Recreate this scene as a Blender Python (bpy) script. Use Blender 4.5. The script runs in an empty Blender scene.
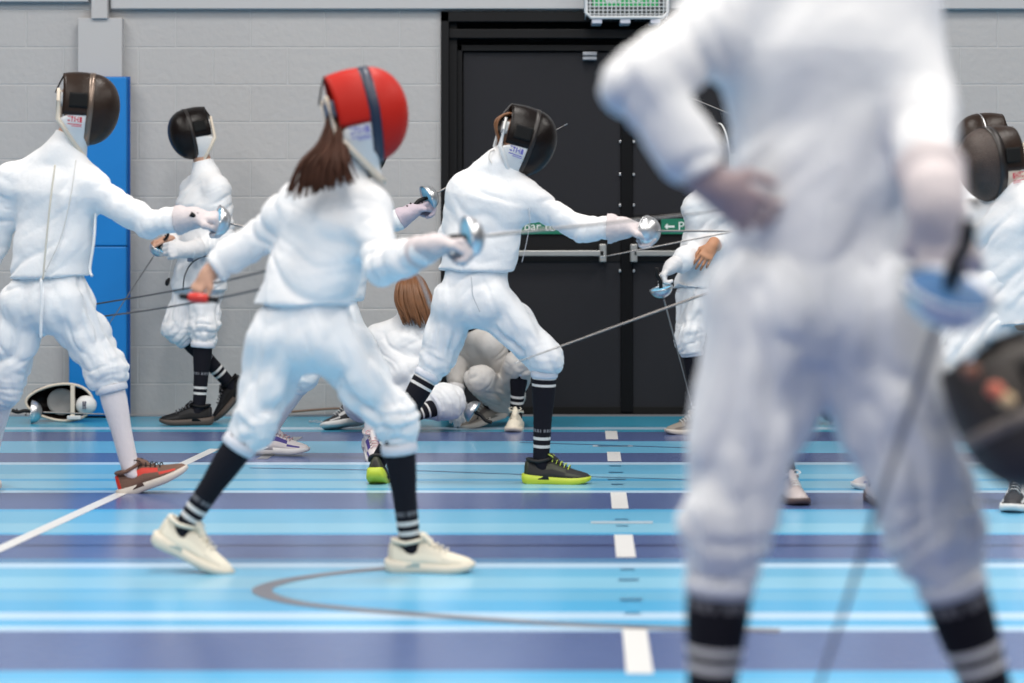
import bpy, bmesh, math, random
import numpy as np
from mathutils import Vector, Matrix
random.seed(4)
SC = bpy.context.scene
COL = SC.collection
# ---------------------------------------------------------------- camera, world, lights, exposure
FPX, HOR, CAMZ = 2275.0, 242.0, 1.05
cd = bpy.data.cameras.new('camera'); cam = bpy.data.objects.new('camera', cd); COL.objects.link(cam)
cd.sensor_width = 36.0; cd.lens = FPX/1024*36.0
cd.shift_y = -(341.5-HOR)/1024.0
cam.location = (0, 0, CAMZ); cam.rotation_euler = (math.pi/2, 0, 0)
cd.dof.use_dof = True; cd.dof.focus_distance = 11.0; cd.dof.aperture_fstop = 1.9
cd.clip_end = 200
SC.camera = cam
w = bpy.data.worlds.new('world'); SC.world = w; w.use_nodes = True
bg = w.node_tree.nodes['Background']; bg.inputs[0].default_value = (.93, .95, 1.0, 1); bg.inputs[1].default_value = .24
def area(x, y, z, sx, sy, power, col=(1, .96, .91), rot=(0, 0, 0)):
    l = bpy.data.lights.new('ceiling_or_fill_lamp', 'AREA'); l.shape = 'RECTANGLE'; l.size = sx; l.size_y = sy
    l.energy = power; l.color = col
    o = bpy.data.objects.new('ceiling_or_fill_lamp', l); o.location = (x, y, z); o.rotation_euler = rot; COL.objects.link(o)
for x in (-5.5, 0, 5.5):
    for y, pw in ((-3.4, 320), (1.5, 345), (5.6, 320), (9.7, 345)):  # row behind the camera is added fill for the camera-facing sides
        area(x, y, 6.8, 1.1, 2.2, pw)
SC.view_settings.view_transform = 'Standard'; SC.view_settings.look = 'None'
SC.view_settings.gamma = 1; SC.view_settings.use_curve_mapping = False
SC.view_settings.exposure = -0.76
try:
    SC.cycles.use_denoising = True
except Exception: pass

# ---------------------------------------------------------------- helpers
V = Vector
def P(px, py, Y): return V(((px-512)/FPX*Y, Y, CAMZ-(py-HOR)/FPX*Y))
def G(px, Y, z=0.): return V(((px-512)/FPX*Y, Y, z))
def Yrow(py): return FPX*CAMZ/(py-HOR)
def reach(a, px, py, L, sign):
    """point on the sight line of (px,py) at distance L from joint a; sign +1 = farther solution"""
    c = V((0, 0, CAMZ)); d = (P(px, py, 1.0)-c)
    k = d.dot(d); b = d.dot(a-c); cc = (a-c).dot(a-c)-L*L
    disc = b*b-k*cc
    t = b/k if disc <= 0 else (b+sign*math.sqrt(disc))/k
    return c+d*t
MATS = {}
def mat(name, col, rough=.6, metal=0., bump=0., bscale=200., spec=.5, var=0., vscale=6., sheen=0., emit=0., alpha=None):
    if name in MATS: return MATS[name]
    m = bpy.data.materials.new(name); m.use_nodes = True; nt = m.node_tree; p = nt.nodes['Principled BSDF']
    p.inputs['Base Color'].default_value = (*col, 1); p.inputs['Roughness'].default_value = rough
    p.inputs['Metallic'].default_value = metal; p.inputs['Specular IOR Level'].default_value = spec
    if sheen: p.inputs['Sheen Weight'].default_value = sheen
    if emit:
        p.inputs['Emission Color'].default_value = (*col, 1); p.inputs['Emission Strength'].default_value = emit
    tc = nt.nodes.new('ShaderNodeTexCoord')
    if bump:
        n = nt.nodes.new('ShaderNodeTexNoise'); n.inputs['Scale'].default_value = bscale; n.inputs['Detail'].default_value = 4
        b = nt.nodes.new('ShaderNodeBump'); b.inputs['Strength'].default_value = bump; b.inputs['Distance'].default_value = .01
        nt.links.new(tc.outputs['Object'], n.inputs['Vector']); nt.links.new(n.outputs[0], b.inputs['Height'])
        nt.links.new(b.outputs[0], p.inputs['Normal'])
    if var:
        n = nt.nodes.new('ShaderNodeTexNoise'); n.inputs['Scale'].default_value = vscale; n.inputs['Detail'].default_value = 5
        r = nt.nodes.new('ShaderNodeMixRGB'); r.inputs[1].default_value = (*[c*(1-var) for c in col], 1)
        r.inputs[2].default_value = (*[min(1, c*(1+var)) for c in col], 1)
        nt.links.new(tc.outputs['Object'], n.inputs['Vector']); nt.links.new(n.outputs[0], r.inputs[0]); nt.links.new(r.outputs[0], p.inputs['Base Color'])
    MATS[name] = m; return m
FAB = mat('white_fabric', (.80, .805, .82), .85, bump=.55, bscale=17, spec=.25)
FABW = mat('cream_fabric', (.78, .74, .66), .85, bump=.25, bscale=35, spec=.25)
BREE = mat('white_breeches_fabric', (.77, .78, .80), .85, bump=.6, bscale=15, spec=.25)
BAND = mat('knee_band_fabric', (.62, .64, .70), .8, bump=.3, bscale=90)
SOCK = mat('black_sock', (.008, .008, .013), .9, spec=.2)
STRIPE = mat('grey_white_stripe', (.62, .61, .60), .9)
LOGO = mat('grey_sock_lettering', (.16, .16, .18), .9)
SOCKW = mat('pale_pink_sock', (.74, .68, .69), .9, bump=.2, bscale=60)
SKIN = mat('skin', (.52, .30, .21), .55, spec=.4)
SKINM = mat('skin_bluish_shade', (.44, .33, .33), .6)  # bare skin with bluish shade mixed into its colour
GLOVE = mat('greyish_pink_glove', (.60, .54, .55), .75, bump=.3, bscale=60)
GLOVEW = mat('white_glove', (.70, .69, .70), .75, bump=.3, bscale=60)
STEEL = mat('polished_steel', (.70, .71, .73), .33, metal=1.)
BLADE = mat('blade_steel', (.30, .28, .27), .45, metal=.8)
BLACK = mat('black_plastic', (.008, .008, .009), .45, spec=.25)
RUBBER = mat('black_rubber', (.012, .012, .012), .8, spec=.15)
MESH_B = mat('black_mask_mesh', (.007, .0045, .004), .27, metal=.0, bump=.15, bscale=160, var=.5, vscale=9, spec=.22)
MESH_BR = mat('brown_black_mask_mesh', (.024, .014, .010), .33, metal=.0, bump=.15, bscale=160, var=.6, vscale=12, spec=.22)
MESH_R = mat('red_mask_enamel', (.42, .012, .006), .5, bump=.1, bscale=160, var=.12, vscale=5, spec=.2)
NAVY = mat('navy_trim', (.012, .022, .05), .4)
TRIMB = mat('black_trim', (.018, .014, .013), .35)
TRIMS = mat('bronze_trim', (.20, .15, .12), .3, metal=.6)
BIB = mat('white_bib_fabric', (.72, .72, .72), .8)
BIBE = mat('cream_bib_edge', (.68, .60, .50), .8)
BLUEMARK = mat('blue_print', (.10, .10, .38), .7)
REDMARK = mat('red_print', (.5, .05, .08), .7)
HAIRB = mat('brown_hair', (.055, .020, .011), .6, spec=.2, var=.5, vscale=30)
HAIRL = mat('auburn_hair', (.20, .085, .035), .45, var=.4, vscale=30)

MATS_CW = mat('cord_white', (.6, .58, .56), .6)
def link(name, me, m=None, parent=None):
    o = bpy.data.objects.new(name, me); COL.objects.link(o)
    if m is not None:
        for q in (m if isinstance(m, (list, tuple)) else [m]): me.materials.append(q)
    if parent is not None:
        o.parent = parent; o.matrix_parent_inverse = parent.matrix_world.inverted()
    return o
def empty(name, loc, label, cat, group=None):
    o = bpy.data.objects.new(name, None); COL.objects.link(o); o.location = loc; o.empty_display_size = .1
    o['label'] = label; o['category'] = cat
    if group: o['group'] = group
    o.matrix_world = Matrix.Translation(loc)
    return o
def tag(o, label, cat, group=None):
    o['label'] = label; o['category'] = cat
    if group: o['group'] = group
    return o
def mesh_from(verts, faces, smooth=True, midx=None):
    me = bpy.data.meshes.new('m')
    verts = np.asarray(verts, dtype=np.float32)
    me.from_pydata([tuple(map(float, v)) for v in verts], [], [tuple(map(int, f)) for f in faces]); me.update()
    if smooth: me.polygons.foreach_set('use_smooth', [True]*len(me.polygons))
    if midx is not None: me.polygons.foreach_set('material_index', midx)
    return me
def text_mesh(body, size, ext, align):
    f = bpy.data.curves.new('text', 'FONT'); f.body = body; f.size = size; f.extrude = ext; f.align_x = align
    o = bpy.data.objects.new('tmp', f); COL.objects.link(o); bpy.context.view_layer.update()
    me = bpy.data.meshes.new_from_object(o.evaluated_get(bpy.context.evaluated_depsgraph_get()))
    bpy.data.objects.remove(o); bpy.data.curves.remove(f); return me
def box_mesh(boxes, bev=0.):
    bm = bmesh.new()
    for (x0, x1, y0, y1, z0, z1) in boxes:
        r = bmesh.ops.create_cube(bm, size=1)
        bmesh.ops.scale(bm, vec=(x1-x0, y1-y0, z1-z0), verts=r['verts'])
        bmesh.ops.translate(bm, vec=((x0+x1)/2, (y0+y1)/2, (z0+z1)/2), verts=r['verts'])
    if bev: bmesh.ops.bevel(bm, geom=bm.edges[:], offset=bev, segments=2, affect='EDGES', profile=.5)
    me = bpy.data.meshes.new('m'); bm.to_mesh(me); bm.free(); return me
def basis(d, hint=V((0, 0, 1))):
    d = d.normalized()
    if abs(d.dot(hint)) > .98: hint = V((0, 1, 0)) if abs(d.y) < .9 else V((1, 0, 0))
    u = d.cross(hint).normalized(); v = u.cross(d).normalized(); return u, v
def loft(rings, n=24, cap=True, mids=None, closed=True):
    """rings: (center, u, v, ru, rv) ; returns mesh"""
    vs, fs, mi = [], [], []
    for (c, u, v, ru, rv) in rings:
        for i in range(n):
            a = 2*math.pi*i/n
            vs.append(c+u*(ru*math.cos(a))+v*(rv*math.sin(a)))
    for k in range(len(rings)-1):
        for i in range(n):
            j = (i+1) % n
            fs.append((k*n+i, k*n+j, (k+1)*n+j, (k+1)*n+i)); mi.append(mids(k, i) if mids else 0)
    if cap:
        fs.append(tuple(range(n))[::-1]); mi.append(0)
        fs.append(tuple((len(rings)-1)*n+i for i in range(n))); mi.append(0)
    return mesh_from(vs, fs, True, mi)
def tube_mesh(paths, n=8):
    """paths: list of (points, radii)"""
    vs, fs = [], []
    for pts, rr in paths:
        base = len(vs); pu = None
        for k, p in enumerate(pts):
            t = (pts[min(k+1, len(pts)-1)]-pts[max(k-1, 0)]).normalized()
            if pu is None: u, v = basis(t)
            else:
                u = (pu-t*pu.dot(t)).normalized(); v = t.cross(u)
            pu = u; r = rr[k] if isinstance(rr, (list, tuple)) else rr
            for i in range(n):
                a = 2*math.pi*i/n; vs.append(p+u*(r*math.cos(a))+v*(r*math.sin(a)))
        for k in range(len(pts)-1):
            for i in range(n):
                j = (i+1) % n; fs.append((base+k*n+i, base+k*n+j, base+(k+1)*n+j, base+(k+1)*n+i))
        fs.append(tuple(base+i for i in range(n))[::-1]); fs.append(tuple(base+(len(pts)-1)*n+i for i in range(n)))
    return mesh_from(vs, fs)
def spline(pts, n=24):
    out = []; m = len(pts)
    for k in range(n+1):
        t = k/n*(m-1); i = min(int(t), m-2); f = t-i
        p0, p1, p2, p3 = pts[max(i-1, 0)], pts[i], pts[i+1], pts[min(i+2, m-1)]
        out.append(.5*((2*p1)+(p2-p0)*f+(2*p0-5*p1+4*p2-p3)*f*f+(3*p1-p0-3*p2+p3)*f**3))
    return out
def grid_mesh(f, nu, nv, thick=0., closed_u=False):
    """surface f(i/nu, j/nv) -> Vector ; given thickness with bmesh solidify"""
    vs = [f(i/nu, j/nv) for i in range(nu+1) for j in range(nv+1)]
    fs = [(i*(nv+1)+j, (i+1)*(nv+1)+j, (i+1)*(nv+1)+j+1, i*(nv+1)+j+1) for i in range(nu) for j in range(nv)]
    me = mesh_from(vs, fs)
    bm = bmesh.new(); bm.from_mesh(me); bmesh.ops.remove_doubles(bm, verts=bm.verts, dist=1e-5)
    bmesh.ops.recalc_face_normals(bm, faces=bm.faces)
    if thick: bmesh.ops.solidify(bm, geom=bm.faces[:], thickness=thick)
    bm.to_mesh(me); bm.free(); me.polygons.foreach_set('use_smooth', [True]*len(me.polygons))
    return me
# --- numpy signed-distance bodies, meshed with surface nets
rng = np.random.RandomState(11)
FOLD = 1.4
NT = rng.rand(32, 32, 32).astype(np.float32)
def vnoise(p):
    i = np.floor(p).astype(int); f = p-i; f = f*f*(3-2*f); i &= 31; j = (i+1) & 31
    x0, y0, z0 = i.T; x1, y1, z1 = j.T; fx, fy, fz = f.T
    c = lambda a, b, d: NT[a, b, d]
    return ((c(x0, y0, z0)*(1-fx)+c(x1, y0, z0)*fx)*(1-fy)+(c(x0, y1, z0)*(1-fx)+c(x1, y1, z0)*fx)*fy)*(1-fz) + \
           ((c(x0, y0, z1)*(1-fx)+c(x1, y0, z1)*fx)*(1-fy)+(c(x0, y1, z1)*(1-fx)+c(x1, y1, z1)*fx)*fy)*fz
def cone(a, b, ra, rb, flat=None, cuta=False, cutb=False, fold=None, amp=0., k=.03, cuts=()):
    a, b = np.array(a, float), np.array(b, float)
    d = b-a; L = np.linalg.norm(d) or 1e-6; n = d/L; cu = [(np.array(c, float), np.array(m, float)) for c, m in cuts]
    if cuta: cu.append((a, -n))
    if cutb: cu.append((b, n))
    fl = None if flat is None else (np.array(flat[0], float)/np.linalg.norm(flat[0]), flat[1])
    return dict(a=a, b=b, ra=ra, rb=rb, flat=fl, cuts=cu, fold=fold, amp=amp, k=k)
def prim_d(q, X):
    a, b = q['a'], q['b']; ab = b-a; LL = max(ab@ab, 1e-12); v = X-a
    t = np.clip((v@ab)/LL, 0, 1)
    w_ = v-t[..., None]*ab
    if q['flat'] is not None:
        ax, kk = q['flat']; w_ = w_+(w_@ax)[..., None]*ax*(1/kk-1)
    d = np.sqrt((w_*w_).sum(-1))-(q['ra']+(q['rb']-q['ra'])*t)
    for c, n in q['cuts']: d = np.maximum(d, (X-c)@n)
    return d
def sdf_mesh(prims, h, seed=0):
    lo = np.min([np.minimum(q['a'], q['b'])-max(q['ra'], q['rb'])*(q['flat'][1] if q['flat'] else 1) for q in prims], 0)-3*h
    hi = np.max([np.maximum(q['a'], q['b'])+max(q['ra'], q['rb'])*(q['flat'][1] if q['flat'] else 1) for q in prims], 0)+3*h
    n = np.ceil((hi-lo)/h).astype(int)+1
    D = np.full(n, .12, np.float32)
    for q in prims:
        r = max(q['ra'], q['rb'])*(max(1, q['flat'][1]) if q['flat'] else 1)+.07
        s = np.clip(np.floor((np.minimum(q['a'], q['b'])-r-lo)/h).astype(int), 0, n-1)
        e = np.clip(np.ceil((np.maximum(q['a'], q['b'])+r-lo)/h).astype(int)+1, 1, n)
        gx, gy, gz = [lo[i]+h*np.arange(s[i], e[i]) for i in range(3)]
        X = np.stack(np.meshgrid(gx, gy, gz, indexing='ij'), -1)
        d = prim_d(q, X).astype(np.float32); A = D[s[0]:e[0], s[1]:e[1], s[2]:e[2]]; k = q['k']
        if k > 0:
            hh = np.clip(.5+.5*(A-d)/k, 0, 1); D[s[0]:e[0], s[1]:e[1], s[2]:e[2]] = A*(1-hh)+d*hh-k*hh*(1-hh)
        else: D[s[0]:e[0], s[1]:e[1], s[2]:e[2]] = np.minimum(A, d)
    S = D < 0
    c = np.zeros(n-1, np.int8)
    for dx in (0, 1):
        for dy in (0, 1):
            for dz in (0, 1): c += S[dx:n[0]-1+dx, dy:n[1]-1+dy, dz:n[2]-1+dz]
    act = np.argwhere((c > 0) & (c < 8)); idx = np.full(n-1, -1, int); idx[tuple(act.T)] = np.arange(len(act))
    acc = np.zeros((len(act), 3)); cnt = np.zeros(len(act))
    cor = [(x, y, z) for x in (0, 1) for y in (0, 1) for z in (0, 1)]
    for p0 in cor:
        for ax in range(3):
            if p0[ax]: continue
            p1 = list(p0); p1[ax] = 1
            v0 = D[tuple((act+np.array(p0)).T)]; v1 = D[tuple((act+np.array(p1)).T)]
            m = (v0 < 0) != (v1 < 0); t = np.where(m, v0/np.where(m, v0-v1, 1), 0)
            pos = np.tile(np.array(p0, float), (len(act), 1)); pos[:, ax] += t
            acc += pos*m[:, None]; cnt += m
    vs = lo+h*(act+acc/cnt[:, None])
    faces = []
    for ax in range(3):
        sl0 = [slice(None)]*3; sl1 = [slice(None)]*3; sl0[ax] = slice(0, -1); sl1[ax] = slice(1, None)
        e = np.argwhere(S[tuple(sl0)] != S[tuple(sl1)]); o1, o2 = [i for i in range(3) if i != ax]
        q = []
        for (da, db) in ((1, 1), (0, 1), (0, 0), (1, 0)):
            g = e.copy(); g[:, o1] -= da; g[:, o2] -= db; q.append(idx[tuple(g.T)])
        q = np.stack(q, 1); flip = S[tuple(e.T)] ^ (ax == 1)
        q[~flip] = q[~flip][:, ::-1]; faces.append(q)
    faces = np.concatenate(faces)
    if any(q['fold'] for q in prims):
        # vertex normals
        nr = np.zeros_like(vs); a_, b_, c_, d_ = [vs[faces[:, i]] for i in range(4)]
        fn = np.cross(c_-a_, d_-b_)
        for i in range(4): np.add.at(nr, faces[:, i], fn)
        nr /= np.linalg.norm(nr, axis=1)[:, None]+1e-9
        W = np.zeros(len(vs)); T = np.zeros(len(vs))
        for qi, q in enumerate(prims):
            d = prim_d(q, vs); w_ = np.exp(-np.clip(d+.01, 0, 1)/.018)
            if q['fold']:
                ab = q['b']-q['a']; L = np.linalg.norm(ab); nn = ab/max(L, 1e-6)
                u, v = basis(V(nn)); u = np.array(u); v = np.array(v)
                X = vs-q['a']; t = X@nn; x = X@u; y = X@v
                warp = vnoise(np.stack([t*7+seed, x*7, y*7+qi], 1))*.11
                if q['fold'] == 'sleeve': co = np.stack([(t+warp+.35*x)*15+seed, x*5, y*5+qi*3.3], 1)
                elif q['fold'] == 'long': co = np.stack([(t+warp)*4.5+seed, (x+warp)*13, (y+.3*t)*13+qi*3.3], 1)
                elif q['fold'] == 'bunch': co = np.stack([(t+warp*.6)*26+seed, x*7, y*7+qi*3.3], 1)
                else: co = np.stack([(t+warp+.9*x)*9+seed, (x-.7*t)*2.6+warp*4, y*3+qi*.9], 1)
                a1 = 2*vnoise(co)-1; a2 = 2*vnoise(co*1.7+7)-1; a3 = 2*vnoise(co*.6+3)-1
                f = (a3*.9+.25-1.15*np.exp(-(a1/.26)**2)+.5*np.abs(a1)-.6*np.exp(-(a2/.3)**2))*q['amp']*FOLD
            else: f = 0
            W += w_; T += w_*f
        vs = vs+nr*(T/np.maximum(W, 1e-6))[:, None]
    return vs, faces
def sdf_obj(name, prims, h, m, parent, seed=0, extra=None):
    vs, fs = sdf_mesh(prims, h, seed)
    if extra:
        for (v2, f2) in extra: fs = np.concatenate([fs, f2+len(vs)]); vs = np.concatenate([vs, v2])
    me = bpy.data.meshes.new('m'); me.vertices.add(len(vs)); me.vertices.foreach_set('co', vs.astype(np.float32).ravel())
    me.loops.add(fs.size); me.loops.foreach_set('vertex_index', fs.astype(np.int32).ravel())
    me.polygons.add(len(fs)); me.polygons.foreach_set('loop_start', np.arange(0, fs.size, 4, dtype=np.int32))
    me.update(calc_edges=True); me.validate()
    me.polygons.foreach_set('use_smooth', [True]*len(me.polygons))
    return link(name, me, m, parent)

# ---------------------------------------------------------------- body pieces
def D(x, y, z): return V((x, y, z)).normalized()
UP = V((0, 0, 1))
def hand_prims(W, d, n, side, curl=(.5, .6, .4), k=1., r=.0085, spread=.12, thumb=.6):
    """W wrist, d finger direction, n back of the hand, side = thumb side unit vector"""
    d = d.normalized(); n = (n-d*n.dot(d)).normalized(); s = side-d*side.dot(d); s = (s-n*s.dot(n)).normalized()
    pr = [cone(W-d*.03*k, W+d*.03*k, .027*k, .025*k, flat=(s, 1.25), k=.012),
          cone(W+d*.03*k, W+d*.075*k, .017*k, .016*k, flat=(s, 2.3), k=.012)]
    lens = ((.040, .024, .019), (.045, .028, .021), (.042, .026, .020), (.033, .019, .017))
    for i, Ls in enumerate(lens):
        off = (1.5-i)*.0205*k
        p = W+d*(.082-.004*abs(1.5-i)-(.006 if i == 3 else 0))*k+s*off
        pr.append(cone(W+d*.05*k+s*off*.8, p, .011*k, r*1.15*k, k=.008))
        ang = 0; dd = (d+s*(1.5-i)*spread).normalized()
        for j, L in enumerate(Ls):
            ang += curl[j]*(1+.08*i); q = p+(dd*math.cos(ang)-n*math.sin(ang))*L*k
            rr = r*k*(1.08-.12*j); pr.append(cone(p, q, rr, rr*.9, k=.003)); p = q
    p = W+d*.022*k+s*.026*k; q = p+(d*.6+s*.62-n*.35).normalized()*.036*k
    pr.append(cone(p, q, .014*k, .0115*k, k=.01))
    e = q+(d*.9+s*(.5-thumb)-n*.5*thumb).normalized()*.03*k; pr.append(cone(q, e, .0105*k, .0095*k, k=.004))
    f = e+(d*.9+s*(.3-thumb)-n*.8*thumb).normalized()*.024*k; pr.append(cone(e, f, .0098*k, .008*k, k=.004))
    return pr
def head_prims(c, fwd, up, k=1.):
    fwd = fwd.normalized(); lat = up.cross(fwd).normalized(); up = fwd.cross(lat).normalized()
    A = lambda x, y, z: c+fwd*x*k+lat*y*k+up*z*k
    pr = [cone(A(-.022, 0, .035), A(.015, 0, .035), .078*k, .076*k, k=.03), cone(A(.035, 0, -.02), A(.045, 0, -.075), .058*k, .036*k, k=.03),
          cone(A(.093, 0, .0), A(.108, 0, -.028), .009*k, .013*k, k=.012), cone(A(.078, -.03, .018), A(.078, .03, .018), .014*k, .014*k, k=.012),
          cone(A(.088, -.02, -.058), A(.088, .02, -.058), .009*k, .009*k, k=.01)]
    for s in (-1, 1): pr.append(cone(A(-.005, s*.076, .012), A(-.008, s*.078, -.022), .012*k, .009*k, k=.006))
    for s in (-1, 1): pr.append(cone(A(.078, s*.03, .0), A(.079, s*.031, .0), .013*k, .013*k, k=.004))
    return pr
def shoe(parent, ankle, fwd, up, k=1., cols=None, laces=True):
    """fwd toe direction, up sole normal ; local ankle at (.065,0,.10)"""
    up = up.normalized(); f = (fwd-up*fwd.dot(up)).normalized(); s = up.cross(f)
    O = ankle-(f*.065+up*.10)*k
    W = lambda x, y, z: O+(f*x+s*y+up*z)*k
    upc, solc, lac, acc = cols
    #       x     halfw  zt(top)
    prof = [(-.010, .020, .085), (-.006, .029, .104), (.010, .037, .112), (.035, .042, .104), (.06, .044, .100), (.09, .045, .106), (.118, .045, .110),
            (.145, .046, .098), (.18, .048, .082), (.215, .048, .070), (.25, .042, .060), (.275, .030, .052), (.288, .014, .042)]
    n = 28; vs = []; fs = []; mi = []
    for (x, hw, zt) in prof:
        for i in range(n):
            a = 2*math.pi*i/n; ca, sa = math.cos(a), math.sin(a)
            yy = hw*math.copysign(abs(ca)**.8, ca); z = .025+(zt-.025)*(max(0, sa)**.7 if sa > 0 else 0)
            if sa > 0: yy *= (1-.35*max(0, sa))
            vs.append(W(x, yy, z))
    for q in range(len(prof)-1):
        for i in range(n):
            fs.append((q*n+i, q*n+(i+1) % n, (q+1)*n+(i+1) % n, (q+1)*n+i))
            mi.append(1 if (i in (2, 3, 10, 11) and q in (5, 6, 7)) or (q < 2) or (i in (1, 12) and q in (8, 9)) else 0)
    fs.append(tuple(range(n))[::-1]); mi.append(0); fs.append(tuple((len(prof)-1)*n+i for i in range(n))); mi.append(0)
    sh = link('shoe', mesh_from(vs, fs, True, mi), [upc, acc], parent)
    sp = [(-.022, .020, .022, .048), (-.014, .034, .008, .050), (.01, .042, .0, .046), (.05, .043, .0, .042), (.10, .044, .003, .038), (.15, .049, .001, .035),
          (.20, .053, .0, .033), (.24, .050, .005, .034), (.272, .037, .013, .037), (.292, .018, .023, .040)]
    vs = []; fs = []
    for (x, hw, zb, zt) in sp:
        for (yy, z) in ((-hw*.9, zb), (hw*.9, zb), (hw, zb+.006), (hw*1.02, (zb+zt)/2), (hw*.97, zt), (-hw*.97, zt), (-hw*1.02, (zb+zt)/2), (-hw, zb+.006)): vs.append(W(x, yy, z))
    m = 8
    for q in range(len(sp)-1):
        for i in range(m): fs.append((q*m+i, q*m+(i+1) % m, (q+1)*m+(i+1) % m, (q+1)*m+i))
    fs.append(tuple(range(m))[::-1]); fs.append(tuple((len(sp)-1)*m+i for i in range(m)))
    link('sole', mesh_from(vs, fs), solc, sh)
    # padded collar round the ankle and the tongue
    ring = [W(.055+.052*math.cos(a), .037*math.sin(a), .106+(.008*max(0, -math.cos(a))+.010*max(0, math.cos(a)))) for a in [2*math.pi*i/20 for i in range(21)]]
    link('collar', tube_mesh([(ring, .008*k)], 8), upc, sh)
    link('tongue', tube_mesh([([W(.165, 0, .086), W(.135, 0, .104), W(.112, 0, .122), W(.104, 0, .138)], [.012*k, .016*k, .016*k, .010*k])], 8), upc, sh)
    if laces:
        ps = []
        for j in range(5):
            x = .118+j*.018; z = .116-j*.0085
            ps.append(([W(x, -.024, z-.012), W(x+.004, -.010, z+.004), W(x+.008, .010, z+.004), W(x+.004, .024, z-.012)], .0028*k))
        for sg in (-1, 1): ps.append((spline([W(.112, 0, .124), W(.10, sg*.022, .138), W(.122, sg*.036, .128), W(.116, sg*.004, .120)], 10), .0026*k))
        link('laces', tube_mesh(ps, 6), lac, sh)
    return sh
def sock(parent, knee, top, ankle, heel, m, stripes=(), logo=None, k=1., bulge=None):
    """top..ankle loft with stripe rings; stripes = list of (t0,t1) along the shin"""
    cuts = sorted(set([0, .12, .25, .4, .55, .7, .85, 1.]+[x for s in stripes for x in s]+(list(logo) if logo else [])))
    L = (ankle-top); u, v = basis(L, V((0, 1, 0))); rings = []
    def rad(t): return (.050+.010*math.sin(min(1, t/.55)*math.pi))*(1-t)+.036*t if t < 1 else .036
    for t in cuts: rings.append((top+L*t, u, v, rad(t)*k, rad(t)*k))
    d2 = heel-ankle
    rings.append((ankle+d2*.5, u, v, .037*k, .037*k)); rings.append((ankle+d2, u, v, .025*k, .03*k))
    n = 48
    def mid(kk, i):
        if kk >= len(cuts)-1: return 0
        t = (cuts[kk]+cuts[kk+1])/2
        if any(a <= t <= b for a, b in stripes): return 1
        if logo and logo[0] <= t <= logo[1] and (i % 12) in (1, 2, 4, 5, 7, 8, 10) : return 2
        return 0
    return link('sock', loft(rings, n, True, mid), [m, STRIPE, LOGO], parent)

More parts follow.
